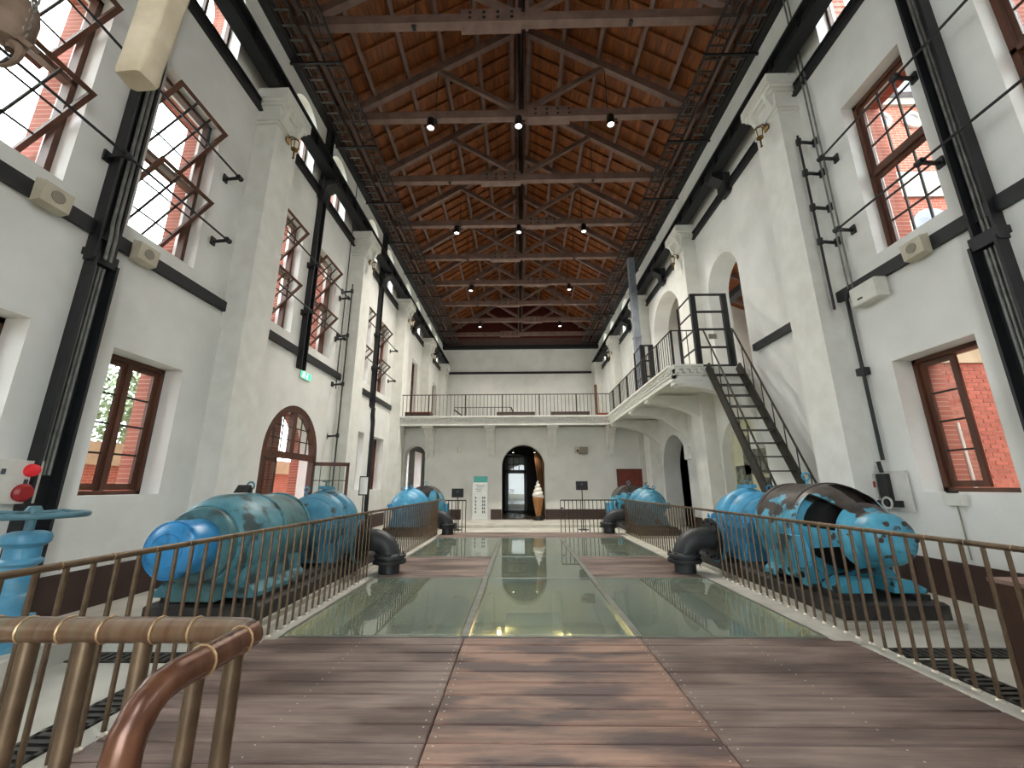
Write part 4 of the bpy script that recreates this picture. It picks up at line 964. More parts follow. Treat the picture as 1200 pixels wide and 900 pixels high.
def motor_right(label, x, y, dr, aisle):
    """large open-ended motor with spider end bell; bell towards -dr*Y"""
    t = thing('electric_motor', label, 'motor', (x, y, ZF+0.30)); a = 0.632; R = 0.63
    def P(pr): return [(r, dr*q) for r, q in pr]
    n = 40; prof = [(0.30, 0.22), (0.33, 0.26), (0.40, 0.36), (0.47, 0.46), (0.54, 0.56), (0.585, 0.66), (0.62, 0.76), (R, 0.86)]
    def skip(i, k): return 2 <= i <= 5 and (k+2) % 8 < 5
    b = MB().lathe(P(prof), (0, 0, a), 1, n, skip); b.f = b.f[:-2]; b.build('end_bell', 'motor_two_tone', t)
    b = MB().lathe(P([(q*0.955, u+0.03) for q, u in prof]), (0, 0, a), 1, n, skip); b.f = b.f[:-2]; b.build('bell_inside', 'motor_black', t)
    MB().lathe(P([(0.24, 0.3), (0.25, 0.55), (0.42, 0.6), (0.46, 0.72), (0.46, 1.6)]), (0, 0, a), 1, 28).build('rotor', 'hole_black', t)
    MB().lathe(P([(0.10, -0.06), (0.2, -0.05), (0.26, 0.0), (0.29, 0.05), (0.30, 0.1), (0.30, 0.24)]), (0, 0, a), 1, 30).build('bearing_nose', 'motor_two_tone', t)
    nb = MB()
    for k in range(6): nb.lathe([(0.03, -dr*0.055), (0.03, -dr*0.02)], (0.2*math.cos(k*PI/3), 0, a+0.2*math.sin(k*PI/3)), 1, 8)
    nb.build('nose_bolts', 'motor_black', t)['kind'] = 'stuff'
    drum = MB().lathe(P([(R, 0.86), (R+0.015, 0.87), (R+0.015, 0.94), (R, 0.95), (R, 1.62), (R+0.012, 1.63), (R+0.012, 1.7), (0.58, 1.72), (0.5, 1.78), (0.3, 1.8)]), (0, 0, a), 1, n).build('drum', 'motor_two_tone', t)
    sl = MB()
    for k in range(4):
        for q in (1.08, 1.34):
            an = math.radians(90+aisle*(22+24*k)) if k < 2 else math.radians(90+aisle*(46+14*k))
            c, s = math.cos(an)*(R+0.004), math.sin(an)*(R+0.004); tx, tz = -math.sin(an), math.cos(an)
            sl.add([(c+tx*e*0.07, dr*(q+g*0.035), a+s+tz*e*0.07) for e, g in ((-1, -1), (1, -1), (1, 1), (-1, 1))] + [(c*1.006+tx*e*0.07, dr*(q+g*0.035), a+s*1.006+tz*e*0.07) for e, g in ((-1, -1), (1, -1), (1, 1), (-1, 1))], [(0, 1, 2, 3), (4, 5, 6, 7), (0, 1, 5, 4), (1, 2, 6, 5), (2, 3, 7, 6), (3, 0, 4, 7)])
    sl.build('vent_slots', 'hole_black', t, smooth=False)
    an = math.radians(90+aisle*32); MB().box(-0.09, 0.09, dr*1.1, dr*1.26, -0.006, 0.006).build('nameplate', 'motor_cyan', t, (math.cos(an)*(R+.012), 0, a+math.sin(an)*(R+.012)), smooth=False).rotation_euler = (0, -(an-PI/2), 0)
    eye(MB(), 0, dr*1.3, a+R, 0.055).build('lifting_eye', 'motor_cyan', t)
    for sx in (-1, 1):
        f = MB(); f.prism([(sx*0.28, 0), (sx*0.64, 0), (sx*0.64, 0.06), (sx*0.56, 0.14), (sx*0.54, 0.36), (sx*0.3, 0.3)], 1, dr*0.78, dr*1.6)
        f.build('foot', 'motor_cyan', t, smooth=False)
    for sx in (-1, 1): MB().prism([(sx*0.12, 0), (sx*0.5, 0), (sx*0.5, 0.05), (sx*0.34, 0.14), (sx*0.12, 0.16)], 1, dr*0.3, dr*0.62).build('toe', 'motor_cyan', t, smooth=False)
    # terminal box on the aisle side with a drilled plate below
    X = -aisle
    tb = MB().box(X*-0.55, X*-0.78, dr*0.66, dr*0.94, 0.22, 0.60).build('terminal_box', 'lid_blue', t, smooth=False)
    MB().box(X*-0.78, X*-0.80, dr*0.645, dr*0.955, 0.205, 0.615).build('terminal_lid', 'motor_teal', tb, smooth=False)
    MB().box(X*-0.62, X*-0.64, dr*0.62, dr*1.3, 0.0, 0.22).build('side_plate', 'motor_cyan', t, smooth=False)
    for q, z in ((0.74, 0.12), (1.0, 0.14), (1.2, 0.08)): MB().lathe([(0.04, X*-0.645), (0.04, X*-0.635)], (0, dr*q, z), 0, 12).build('plate_hole', 'hole_black', t)
    return t
def pump(label, x, y, aisle, bm='pump_blue'):
    """horizontal split-case pump, shaft along Y, nozzle to the aisle side"""
    t = thing('water_pump', label, 'pump', (x, y, ZF+0.30)); a = ZA-0.30
    L = MB().lathe([(0.12, -0.95), (0.16, -0.94), (0.17, -0.72), (0.2, -0.7), (0.34, -0.62), (0.44, -0.5), (0.5, -0.36), (0.53, -0.2), (0.555, -0.05), (0.555, 0.05), (0.53, 0.2), (0.5, 0.36), (0.44, 0.5), (0.34, 0.62), (0.2, 0.7), (0.17, 0.72), (0.16, 0.94), (0.12, 0.95)], (0, 0, a), 1, 32).build('casing', bm, t)
    v = MB(); v.torus((aisle*0.04, 0, a+0.0), 0.4, 0.2, 1, 28, 12, -0.25 if aisle > 0 else 0.0, PI+0.0 if aisle > 0 else PI+0.25); v.build('volute', bm, L)
    v = MB()
    for yy in (-0.34, 0.34): v.torus((0, yy, a), 0.36, 0.17, 1, 26, 10, 0.0, PI)
    v.build('suction_chamber', bm, L)
    fl = MB().prism([(-0.5, -0.72), (0.5, -0.72), (0.57, -0.5), (0.57, 0.5), (0.5, 0.72), (-0.5, 0.72), (-0.57, 0.5), (-0.57, -0.5)], 2, a-0.06, a+0.03).build('split_flange', bm, t, smooth=False)
    bo = MB()
    for i in range(9):
        for sx in (-0.53, 0.53): bo.lathe([(0.03, a+0.03), (0.03, a+0.075), (0.018, a+0.08), (0.018, a+0.11)], (sx, -0.6+0.15*i, 0), 2, 6)
    for sy in (-0.66, 0.66):
        for i in range(5): bo.lathe([(0.03, a+0.03), (0.03, a+0.075), (0.018, a+0.11)], (-0.4+0.2*i, sy, 0), 2, 6)
    bo.build('flange_bolts', bm, fl)['kind'] = 'stuff'
    e = MB(); eye(e, -aisle*0.1, -0.5, a+0.5, 0.045); e.build('lifting_eye', bm, t); e = MB(); eye(e, -aisle*0.1, 0.5, a+0.5, 0.045); e.build('lifting_eye', bm, t)
    vt = MB().tube([(0, 0.0, a+0.6), (0, 0, a+0.74)], 0.02, 8); vt.bar((-0.07, 0, a+0.74), (0.07, 0, a+0.74), 0.02); vt.build('air_cock', 'motor_weathered', t)
    MB().prism([(-0.5, 0), (0.5, 0), (0.42, 0.3), (-0.42, 0.3)], 1, -0.55, 0.55).build('base_foot', bm, t, smooth=False)
    MB().lathe([(0.27, 0), (0.27, aisle*0.5), (0.25, aisle*0.62), (0.25, aisle*0.76)], (0, 0, a-0.32), 0, 28).build('discharge_nozzle', bm, t)
    nf = MB().lathe([(0.37, aisle*0.70), (0.37, aisle*0.76)], (0, 0, a-0.32), 0, 28).build('nozzle_flange', bm, t)
    bo = MB()
    for k in range(12): bo.lathe([(0.022, aisle*0.66), (0.022, aisle*0.70)], (0, 0.32*math.cos(k*PI/6), a-0.32+0.32*math.sin(k*PI/6)), 0, 6)
    bo.build('nozzle_bolts', 'motor_weathered', nf)['kind'] = 'stuff'
    MB().box(-0.05, 0.05, -0.2, 0.2, a+0.60, a+0.66).build('casing_rib', bm, t, smooth=False)
    return t
def elbow(label, xb, y, aisle, xf):
    """black elbow: from the pump flange at xf to a vertical stub at xb going into the deck (local z from floor)"""
    t = thing('pipe_elbow', label, 'pipe', (xb, y, 0.0)); zc = 0.56; R = 0.33; r = 0.195
    dx = xf-xb; sg = 1 if dx > 0 else -1
    p = [(dx, 0, zc), (sg*(R+0.04), 0, zc)] + [(sg*(R-R*math.sin(q)), 0, zc-R*(1-math.cos(q))) for q in [PI/2*k/10 for k in range(1, 11)]] + [(0, 0, 0.2)]
    MB().tube(p, r, 24).build('elbow_bend', 'pipe_black', t)
    MB().lathe([(0.29, 0.17), (0.295, 0.18), (0.295, 0.225), (0.26, 0.24), (0.26, 0.26), (0.29, 0.275), (0.285, 0.31), (0.2, 0.335)], n=28).build('flange', 'pipe_black', t)
    MB().lathe([(0.185, 0.0), (0.185, 0.18)], n=24).build('stub', 'pipe_black', t)
    MB().lathe([(0.36, dx-sg*0.06), (0.36, dx)], (0, 0, zc), 0, 28).build('pump_flange', 'pipe_black', t)
    b = MB()
    for k in range(12): b.lathe([(0.024, dx-sg*0.09), (0.024, dx-sg*0.06)], (0, 0.31*math.cos(k*PI/6), zc+0.31*math.sin(k*PI/6)), 0, 6)
    for k in range(10): b.lathe([(0.022, 0.31), (0.022, 0.345)], (0.25*math.cos(k*PI/5), 0.25*math.sin(k*PI/5), 0), 2, 6)
    b.build('flange_bolts', 'pipe_black', t)['kind'] = 'stuff'
AXL, AXR = -3.66, 4.30
hp = plinth('black plinth under the near left motor and pump', AXL, 5.05, 9.0)
plinth('black plinth under the near right motor and pump', AXR-0.04, 5.15, 9.2, 0.60)
plinth('black plinth under the far left pump and motor', AXL, 13.0, 17.3)
plinth('black plinth under the far right pump and motor', AXR, 13.2, 17.5)
ml = motor_left('weathered teal drum motor with bright blue end cap, near left behind the railing', AXL-0.02, 4.5, 1)
motor_right('big cyan and black motor with open end bell, near right behind the railing', AXR, 5.02, 1, -1)
pump('teal-blue split casing pump behind the drum motor on the near left', AXL, 7.85, 1, 'pump_teal')
pump('bright blue split casing pump behind the open motor on the near right', AXR, 7.95, -1)
pump('blue split casing pump at the far left before the mezzanine', AXL, 14.0, 1, 'pump_blue')
pump('blue split casing pump at the far right before the red panel', AXR, 14.3, -1, 'pump_teal')
motor_right('blue motor with dark openings behind the far left pump', AXL+0.1, 17.2, -1, 1)
motor_right('blue motor with dark openings behind the far right pump', AXR-0.1, 17.45, -1, -1)
elbow('black elbow pipe entering the deck by the near left pump', -2.36, 7.85, 1, AXL+0.768)
elbow('black elbow pipe entering the deck by the near right pump', 2.98, 7.95, -1, AXR-0.768)
elbow('black elbow pipe entering the deck by the far left pump', -2.36, 14.0, 1, AXL+0.768)
elbow('black elbow pipe entering the deck by the far right pump', 2.96, 14.3, -1, AXR-0.768)
# little sign on the left motor
t = thing('sign_stand', 'small black tent sign standing on the near left motor', 'sign', (AXL+0.0, 5.45, ZA+ZF+0.572))
MB().prism([(-0.02, 0), (0.1, 0), (0.06, 0.1)], 0, -0.09, 0.09).build('tent', 'lamp_black', t, smooth=False)
MB().add([(-0.07, 0.003, 0.02), (-0.03, 0.003, 0.02), (-0.03, 0.035, 0.06), (-0.07, 0.035, 0.06)], [(0, 1, 2, 3)]).build('print', 'paper', t, smooth=False)
MB().add([(-0.015, 0.01, 0.03), (0.075, 0.01, 0.03), (0.075, 0.02, 0.045), (-0.015, 0.02, 0.045)], [(0, 1, 2, 3)]).build('print', 'paper', t, smooth=False)

# hand-wheel valve stand at the left edge
t = thing('valve_stand', 'blue cast-iron valve stand with a flat handwheel at the left edge', 'valve', (-4.5, 3.85, ZF))
MB().cbox(-0.34, 0.34, -0.34, 0.34, 0, 0.2, 0.02).build('plinth', 'concrete_curb', t, smooth=False)
MB().lathe([(0.24, 0.2), (0.24, 0.24), (0.15, 0.27), (0.13, 0.34), (0.125, 0.55), (0.135, 0.57), (0.135, 0.62), (0.12, 0.64), (0.115, 0.86), (0.15, 0.89), (0.15, 0.91), (0.12, 0.93), (0.12, 1.02), (0.165, 1.06), (0.17, 1.1), (0.155, 1.14), (0.1, 1.16)], n=28).build('column', 'valve_blue', t)
MB().tube([(0, 0, 1.1), (0, 0, 1.36)], 0.035, 12).build('spindle', 'wheel_teal', t)
wh = MB().torus((0, 0, 1.30), 0.36, 0.028, 2, 40, 10).build('handwheel', 'wheel_teal', t)
sp_ = MB()
for k in range(5): sp_.tube([(0, 0, 1.31), (0.2*math.cos(k*1.2566), 0.2*math.sin(k*1.2566), 1.33), (0.36*math.cos(k*1.2566), 0.36*math.sin(k*1.2566), 1.30)], 0.018, 8)
sp_.build('spokes', 'wheel_teal', wh); MB().lathe([(0.06, 1.27), (0.06, 1.34), (0.04, 1.38)], n=14).build('hub', 'wheel_teal', wh)
MB().box(0.11, 0.16, -0.1, 0.1, 0.4, 0.46).build('bracket', 'valve_blue', t, smooth=False)

# brown display bench at the right edge
t = thing('display_box', 'low dark brown wooden box with a paler top at the right edge', 'box', (4.4, 2.3, ZF))
MB().box(-0.85, 0.85, -1.3, 1.1, 0, 0.83).build('body', 'brown_box', t, smooth=False); MB().box(-0.86, 0.86, -1.31, 1.11, 0.83, 0.86).build('top', 'box_top', t, smooth=False)
MB().box(-0.862, -0.85, -1.3, 1.1, 0.0, 0.06).build('plinth_strip', 'dark_bench', t, smooth=False)

# ================================================================ OVERHEAD: cable ladders, lamps
def cable_ladder(label, x, s, w, rung_mat, yr=(1.0, 29.2)):
    t = thing('cable_ladder', label, 'cable tray', (x, yr[0], ZT-0.02)); L = yr[1]-yr[0]
    for e in (-w/2, w/2): MB().box(e-0.015, e+0.015, 0, L, -0.05, 0.05).build('side_rail', 'tray_dark', t, smooth=False)
    me = MB().box(-w/2, w/2, -0.025, 0.025, -0.03, -0.01).mesh('rung', rung_mat, smooth=False); n = int(L/0.33)
    for i in range(n): link('rung', me, t, (0, (i+0.5)*L/n, 0))
    for j in range(3):
        q = -w/2+w*(j+1)/4; MB().tube([(q, 0, 0.0), (q+0.01*j, L, 0.0)], 0.016, 6).build('cable', 'tray_steel' if j != 1 else 'tray_dark', t)
cable_ladder('inner cable ladder with pale cables under the left eaves', -4.72, -1, 0.42, 'tray_dark')
cable_ladder('outer cable ladder next to the left wall top', -5.36, -1, 0.36, 'tray_steel')
cable_ladder('inner cable ladder with pale cables under the right eaves', 5.02, 1, 0.42, 'tray_dark')
cable_ladder('outer cable ladder next to the right wall top', 5.66, 1, 0.36, 'tray_steel')
for s, x0, x1 in ((-1, XL, -4.45), (1, 4.75, XR)):
    for i, y in enumerate(TR_Y):
        if y > 1: MB().box(x0, x1, y+0.45, y+0.5, ZT-0.13, ZT-0.08).build('tray_bracket', 'black_steel', ceiling, (-XRDG, 0, 0), smooth=False)
def pendant(x, y, label, power=260):
    t = thing('pendant_lamp', label, 'lamp', (x, y, ZTIE-0.42), 'spot lamps under the roof trusses')
    MB().lathe([(0.03, 0.36), (0.1, 0.34), (0.115, 0.3), (0.12, 0.06), (0.125, 0.0), (0.105, 0.0), (0.1, 0.05)], n=16).build('housing', 'lamp_black', t)
    MB().lathe([(0.098, 0.03), (0.07, 0.012), (0.02, 0.006)], n=14).build('lens', 'bulb_white', t)
    MB().tube([(0, 0, 0.36), (0, 0, 0.42)], 0.02, 8).build('stem', 'lamp_black', t)
    MB().bar((0.12, 0, 0.2), (0.2, 0, 0.2), 0.04).build('side_arm', 'lamp_black', t, smooth=False)
    point_light('beam', (0, 0, -0.03), power, (1.0, 0.94, 0.84), 0.09, t, math.radians(120))
yy = TR_Y
for k, nm in ((4, 'second'), (6, 'fourth')):
    for x, w_ in ((-2.62, 'left'), (0.06, 'middle'), (2.85, 'right')): pendant(x, yy[k]-0.14, '%s black spot lamp under the %s visible tie beam' % (w_, nm), 200 if k < 6 else 1150)
for k, nm in ((8, 'sixth'), (10, 'eighth')):
    for x, w_ in ((-2.62, 'left'), (2.85, 'right')): pendant(x, yy[k]-0.14, '%s black spot lamp under the %s visible tie beam' % (w_, nm), 380)
MB().tube([(0, 0, 0), (0, 24, 0)], 0.02, 6).build('lamp_cable', 'lamp_black', ceiling, (0, 5, 13.6))

# ================================================================ WALL FIXTURES
def lantern(x, y, s, label):
    """brass lantern on a bracket, on the pilaster face"""
    t = thing('wall_lantern', label, 'lantern', (x, y, 9.0), 'brass lanterns below the capitals')
    MB().box(0, -s*0.03, -0.07, 0.07, 0.25, 0.42).build('back_plate', 'brass', t, smooth=False)
    MB().tube([(0, 0, 0.36), (-s*0.1, 0, 0.42), (-s*0.2, 0, 0.36)], 0.014, 8).build('arm', 'brass', t)
    MB().lathe([(0.01, 0.36), (0.05, 0.34), (0.1, 0.27), (0.105, 0.25)], (-s*0.2, 0, 0), 2, 8).build('hood', 'brass', t)
    MB().lathe([(0.085, 0.25), (0.06, 0.06)], (-s*0.2, 0, 0), 2, 8).build('glass', 'frosted', t)
    for k in range(4): MB().bar((-s*0.2+0.088*math.cos(k*PI/2+.4), 0.088*math.sin(k*PI/2+.4), 0.25), (-s*0.2+0.062*math.cos(k*PI/2+.4), 0.062*math.sin(k*PI/2+.4), 0.06), 0.014).build('cage_bar', 'brass', t, smooth=False)
    MB().lathe([(0.075, 0.06), (0.07, 0.03), (0.02, 0.0), (0.015, -0.16), (0.03, -0.18), (0.005, -0.21)], (-s*0.2, 0, 0), 2, 8).build('drop', 'brass', t)
NMS = ('nearest', 'second', 'third', 'fourth')
for k in range(4):
    if k < 3 or True:
        lantern(XL+0.47, 7.65+BAY*k, -1, 'small brass lantern on the %s left pilaster' % NMS[k])
        lantern(XR-0.45, 7.55+BAY*k, 1, 'small brass lantern on the %s right pilaster' % NMS[k])
# window opening shafts
def shaft(label, X, s, y0, y1, z, brs, dx=0.42):
    x = X-s*dx; t = thing('window_shaft', label, 'rod', (x, y0, z)); MB().tube([(0, 0, 0), (0, y1-y0, 0)], 0.019, 8).build('rod', 'black_steel', t)
    for b in brs:
        br = MB().bar((0, b-y0, 0), (s*dx, b-y0, -0.02), 0.035, 0.05).build('bracket', 'black_steel', t, smooth=False)
        MB().lathe([(0.05, -0.05), (0.05, 0.05)], (0, b-y0, 0), 1, 10).build('bearing', 'black_steel', br)
        MB().box(s*(dx-0.03), s*dx, b-y0-0.05, b-y0+0.05, -0.09, 0.07).build('wall_plate', 'black_steel', br, smooth=False)
for k, w_ in ((0, 'near'), (1, 'middle'), (2, 'far')):
    d = BAY*k
    for z, h in ((7.45, 'upper'), (6.05, 'lower')):
        shaft('%s black window shaft across the %s pair of tall left windows' % (h, w_), XL, -1, (2.0 if k == 0 else 8.4) + (d if k == 0 else d-BAY), 6.75+d, z, (4.66+d, 6.7+d), 0.3)
for z, h in ((7.55, 'upper'), (6.0, 'lower')): shaft('%s black window shaft across the tall right windows' % h, XR, 1, 2.0, 6.62, z, (4.98, 6.55), 0.3)
def vshaft(label, X, s, y, z0, z1, brs):
    x = X-s*0.34; t = thing('vertical_shaft', label, 'rod', (x, y, z0)); MB().tube([(0, 0, 0), (0, 0, z1-z0)], 0.022, 8).build('rod', 'black_steel', t)
    for b in brs:
        br = MB().bar((0, 0, b-z0), (s*0.34, 0.02, b-z0-0.02), 0.035, 0.05).build('bracket', 'black_steel', t, smooth=False)
        MB().lathe([(0.05, b-z0-0.06), (0.05, b-z0+0.06)], (0, 0, 0), 2, 10).build('gear', 'black_steel', br)
        MB().box(s*0.30, s*0.34, -0.05, 0.05, b-z0-0.09, b-z0+0.07).build('wall_plate', 'black_steel', br, smooth=False)
vshaft('thin black vertical drive shaft beside the second left pilaster', XL, -1, 12.1, 1.2, 8.0, (7.75, 6.2, 4.6, 3.0))
vshaft('black vertical drive shaft on the right wall beside the nearest pilaster', XR, 1, 6.92, 4.6, 8.45, (8.3, 7.55, 6.75, 6.0))
t = thing('conduit_run', 'black conduit running down the right wall to the marble switch panel', 'conduit', (XR-0.1, 6.9, 1.9))
MB().tube([(0, 0, 0), (0, 0, 3.0)], 0.028, 8).build('pipe', 'black_steel', t); MB().box(-0.06, 0.1, -0.08, 0.08, 1.45, 1.58).build('clamp', 'black_steel', t, smooth=False)
MB().tube([(0, -0.1, 3.05), (0, -0.02, 2.95), (0, 0.0, 2.8)], 0.02, 8).build('branch', 'black_steel', t)
t = thing('conduit_pair', 'pair of thin grey conduits rising up the right wall to the roof', 'conduit', (XR-0.06, 6.8, 4.7))
for y in (-0.04, 0.06): MB().tube([(0, y, 0), (0, y, 7.4)], 0.016, 6).build('pipe', 'grey_conduit', t)
t = thing('conduit_run', 'thin black cable down the left wall of the second bay', 'cable', (XL+0.02, 12.35, 4.4))
MB().tube([(0, 0, 0), (0, 0, 7.7)], 0.012, 6).build('cable', 'black_steel', t)
# speakers, boxes
def speaker(X, s, y, label, rough_=False):
    t = thing('wall_speaker', label, 'speaker', (X-s*0.07, y, 4.78))
    MB().prism([(0, 0.0), (-s*0.12, 0.03), (-s*0.14, 0.28), (0, 0.32)], 1, -0.16, 0.16).build('box', 'cream_plastic', t, smooth=False)
    MB().lathe([(0.075, -s*0.13), (0.075, -s*0.142), (0.05, -s*0.145)], (0, 0, 0.16), 0, 18).build('grille', 'grille', t)
speaker(XL, -1, 4.14, 'beige speaker box on the black band at the upper left edge')
speaker(XL, -1, 5.4, 'weathered beige box on the black band below the tilted left window')
speaker(XR, 1, 5.5, 'beige speaker box on the black band below the right tall window')
t = thing('junction_box', 'white metal junction box under the black band on the right wall', 'box', (XR-0.04, 6.4, 4.5))
MB().cbox(-0.2, 0, -0.26, 0.26, 0, 0.34, 0.01).build('box', 'white_plastic', t, smooth=False); MB().box(-0.21, -0.2, -0.25, 0.25, 0.01, 0.32).build('lid', 'white_plastic', t, smooth=False)
MB().box(-0.215, -0.21, 0.02, 0.12, 0.08, 0.11).build('label_plate', 'lamp_black', t, smooth=False)
t = thing('switch_panel', 'white marble switch panel with black knife switches and gauge on the right wall', 'switch panel', (XR-0.06, 6.93, 1.1))
MB().box(-0.03, 0, -0.36, 0.36, 0, 0.62).build('slab', 'marble', t, smooth=False)
MB().box(-0.1, -0.03, -0.08, 0.1, 0.12, 0.58).build('knife_switch', 'lamp_black', t, smooth=False); MB().box(-0.1, -0.03, -0.22, 0.18, 0.06, 0.16).build('terminal_bar', 'lamp_black', t, smooth=False)
MB().torus((-0.11, -0.02, 0.12), 0.085, 0.018, 0, 20, 6).build('gauge_ring', 'marble', t); MB().lathe([(0.06, -0.1), (0.05, -0.13)], (0, -0.02, 0.12), 0, 14).build('gauge_knob', 'lamp_black', t)
MB().box(-0.06, -0.03, 0.17, 0.34, 0.2, 0.58).build('button_plate', 'white_plastic', t, smooth=False)
for z, mm in ((0.5, 'lamp_black'), (0.4, 'red_paint'), (0.3, 'lamp_black')): MB().lathe([(0.022, -0.06), (0.022, -0.08)], (0, 0.29, z), 0, 10).build('button', mm, t)
MB().box(-0.075, -0.06, 0.19, 0.24, 0.36, 0.46).build('red_tag', 'red_paint', t, smooth=False)
for y in (0.3, 0.02): MB().tube([(-0.06, y, 0.6), (-0.08, y, 0.78)], 0.03, 8).build('handle', 'lamp_black', t)
t = thing('wall_box', 'small pale wall box with black cap below the right casement window', 'box', (XR-0.04, 5.95, 1.22))
MB().box(-0.05, 0, -0.14, 0.14, 0, 0.17).build('box', 'white_plastic', t, smooth=False); MB().box(-0.06, -0.01, -0.06, 0.06, 0.17, 0.2).build('cap', 'lamp_black', t, smooth=False); MB().tube([(-0.01, 0.0, 0), (-0.01, 0.0, -0.7)], 0.008, 6).build('wire', 'grille', t)
t = thing('fire_alarm', 'white fire alarm panel with red lamp and red bell on the left wall', 'alarm', (XL+0.05, 4.62, 1.33))
MB().box(0, 0.09, -0.33, 0.2, 0, 0.48).build('panel', 'white_plastic', t, smooth=False)
MB().lathe([(0.075, 0.09), (0.075, 0.1), (0.065, 0.14), (0.02, 0.16)], (0, 0.08, 0.37), 0, 20).build('lamp', 'alarm_red', t)
MB().lathe([(0.1, 0.09), (0.1, 0.12), (0.07, 0.15), (0.03, 0.155)], (0, 0.05, 0.12), 0, 24).build('bell', 'red_paint', t)
MB().box(0.09, 0.094, 0.04, 0.08, 0.22, 0.27).build('print', 'ink', t, smooth=False); MB().box(0.09, 0.1, -0.3, -0.06, 0.03, 0.3).build('cover', 'white_plastic', t, smooth=False); MB().box(0.1, 0.102, -0.2, -0.16, 0.32, 0.38).build('print', 'ink', t, smooth=False)
t = thing('exit_sign', 'green lit exit sign with running figure on the left wall', 'exit sign', (XL+0.02, 10.42, 4.3))
MB().box(0, 0.06, -0.26, 0.26, 0, 0.2).build('case', 'white_plastic', t, smooth=False); MB().box(0.06, 0.066, -0.25, 0.25, 0.01, 0.19).build('face', 'exit_green', t, smooth=False)
fg = MB(); fg.box(0.066, 0.069, -0.17, -0.07, 0.03, 0.17); fg.lathe([(0.018, 0.066), (0.018, 0.069)], (0, 0.07, 0.155), 0, 10); fg.add([(0.068, 0.03, 0.13), (0.068, 0.1, 0.14), (0.068, 0.08, 0.08), (0.068, 0.03, 0.09)], [(0, 1, 2, 3)]); fg.add([(0.068, 0.05, 0.09), (0.068, 0.075, 0.08), (0.068, 0.13, 0.03), (0.068, 0.11, 0.02)], [(0, 1, 2, 3)]); fg.add([(0.068, 0.03, 0.09), (0.068, 0.05, 0.08), (0.068, 0.02, 0.02), (0.068, 0.0, 0.03)], [(0, 1, 2, 3)])
fg.build('pictogram', 'exit_white', t, smooth=False)
# mural panel in the right niche and poster in the low arch
mu = thing('mural_panel', 'arched cream display panel with old black and white photographs behind the stairs', 'display panel', (XR+0.25, 11.25, 0.5))
n = 16; MB().prism([(-1.1, 0), (1.1, 0)] + [(1.1*math.cos(PI*k/n), 1.75+1.1*math.sin(PI*k/n)) for k in range(n+1)], 0, 0, 0.05).build('board', 'mural', mu, smooth=False)
for (a, b, c, d, mm) in ((0.2, 1.0, 0.9, 1.55, 'mural_ink'), (-0.6, 0.5, 1.3, 2.35, 'mural_ink'), (-1.0, -0.3, 0.4, 1.2, 'mural_ink'), (0.3, 0.95, 0.1, 0.8, 'mural_pale'), (0.4, 0.85, 0.15, 0.5, 'mural_ink')):
    MB().box(-0.004-0.002*(mm == 'mural_ink'), 0, a, b, c, d).build('photograph', mm, mu, smooth=False)
t = thing('poster_stand', 'pale poster with a figure standing inside the dark low arch', 'poster', (XR+0.5, 15.9, ZF))
MB().box(-0.03, 0.03, -0.24, 0.24, 0.7, 1.5).build('sheet', 'box_top', t, smooth=False); MB().box(-0.034, -0.03, -0.2, 0.2, 0.75, 1.45).build('print', 'paper', t, smooth=False); MB().lathe([(0.1, -0.038), (0.1, -0.034)], (0, 0, 1.2), 0, 16).build('print', 'grille', t)
MB().tube([(0, 0, 0), (0, 0, 0.7)], 0.02, 8).build('pole', 'lamp_black', t); MB().box(-0.2, 0.2, -0.2, 0.2, 0, 0.03).build('base', 'lamp_black', t, smooth=False)

# ================================================================ FAR END
t = thing('hatch_panel', 'dark red-brown square hatch panel on the far right wall', 'panel', (5.1, MW-0.06, 1.1))
MB().box(-0.64, 0.64, 0, 0.06, 0, 1.16).build('board', 'panel_red', t, smooth=False)
for a, b, c, d in ((-0.64, 0.64, 0, 0.05), (-0.64, 0.64, 1.11, 1.16), (-0.64, -0.59, 0, 1.16), (0.59, 0.64, 0, 1.16)): MB().box(a, b, -0.015, 0, c, d).build('edge_strip', 'door_wood', t, smooth=False)
t = thing('ice_cream_statue', 'large soft-serve ice cream cone figure standing in the arch', 'statue', (0.82, 18.72, 0.06))
MB().lathe([(0.24, 0), (0.24, 0.14), (0.2, 0.16)], n=20).build('stand', 'lamp_black', t)
MB().lathe([(0.1, 0.15), (0.13, 0.3), (0.23, 0.88), (0.24, 0.95), (0.2, 0.97)], n=24).build('cone', 'waffle', t)
sw = MB(); p = []; r = []
for k in range(90):
    f = k/89; a = f*4.2*2*PI; R = 0.165*(1-f)**0.8; p.append((R*math.cos(a), R*math.sin(a), 0.98+0.72*f)); r.append(0.105*(1-f)**0.75+0.008)
sw.tube(p, r, 10); sw.lathe([(0.2, 0.92), (0.2, 1.1), (0.12, 1.35), (0.03, 1.6)], n=16); sw.build('soft_serve', 'cream_swirl', t)
t = thing('curtain', 'brown curtain hanging inside the arch behind the ice cream figure', 'curtain', (1.22, 20.2, ZF))
cu = MB(); n = 40; top = [(-0.55+0.9*i/n, 0.06*math.sin(i*1.3)) for i in range(n+1)]; bot = [(-0.15+0.42*i/n, 0.05*math.sin(i*1.3)) for i in range(n+1)]
vs = [(x, y, 3.6) for x, y in top] + [(x*1.0, y, 1.9) for x, y in [(-0.38+0.7*i/n, 0.06*math.sin(i*1.3)) for i in range(n+1)]] + [(x, y, 0.02) for x, y in bot]
fs = [(j*(n+1)+i, j*(n+1)+i+1, (j+1)*(n+1)+i+1, (j+1)*(n+1)+i) for j in range(2) for i in range(n)]
cu.add(vs, fs); o = cu.build('cloth', 'curtain', t); md = o.modifiers.new('thick', 'SOLIDIFY'); md.thickness = 0.01
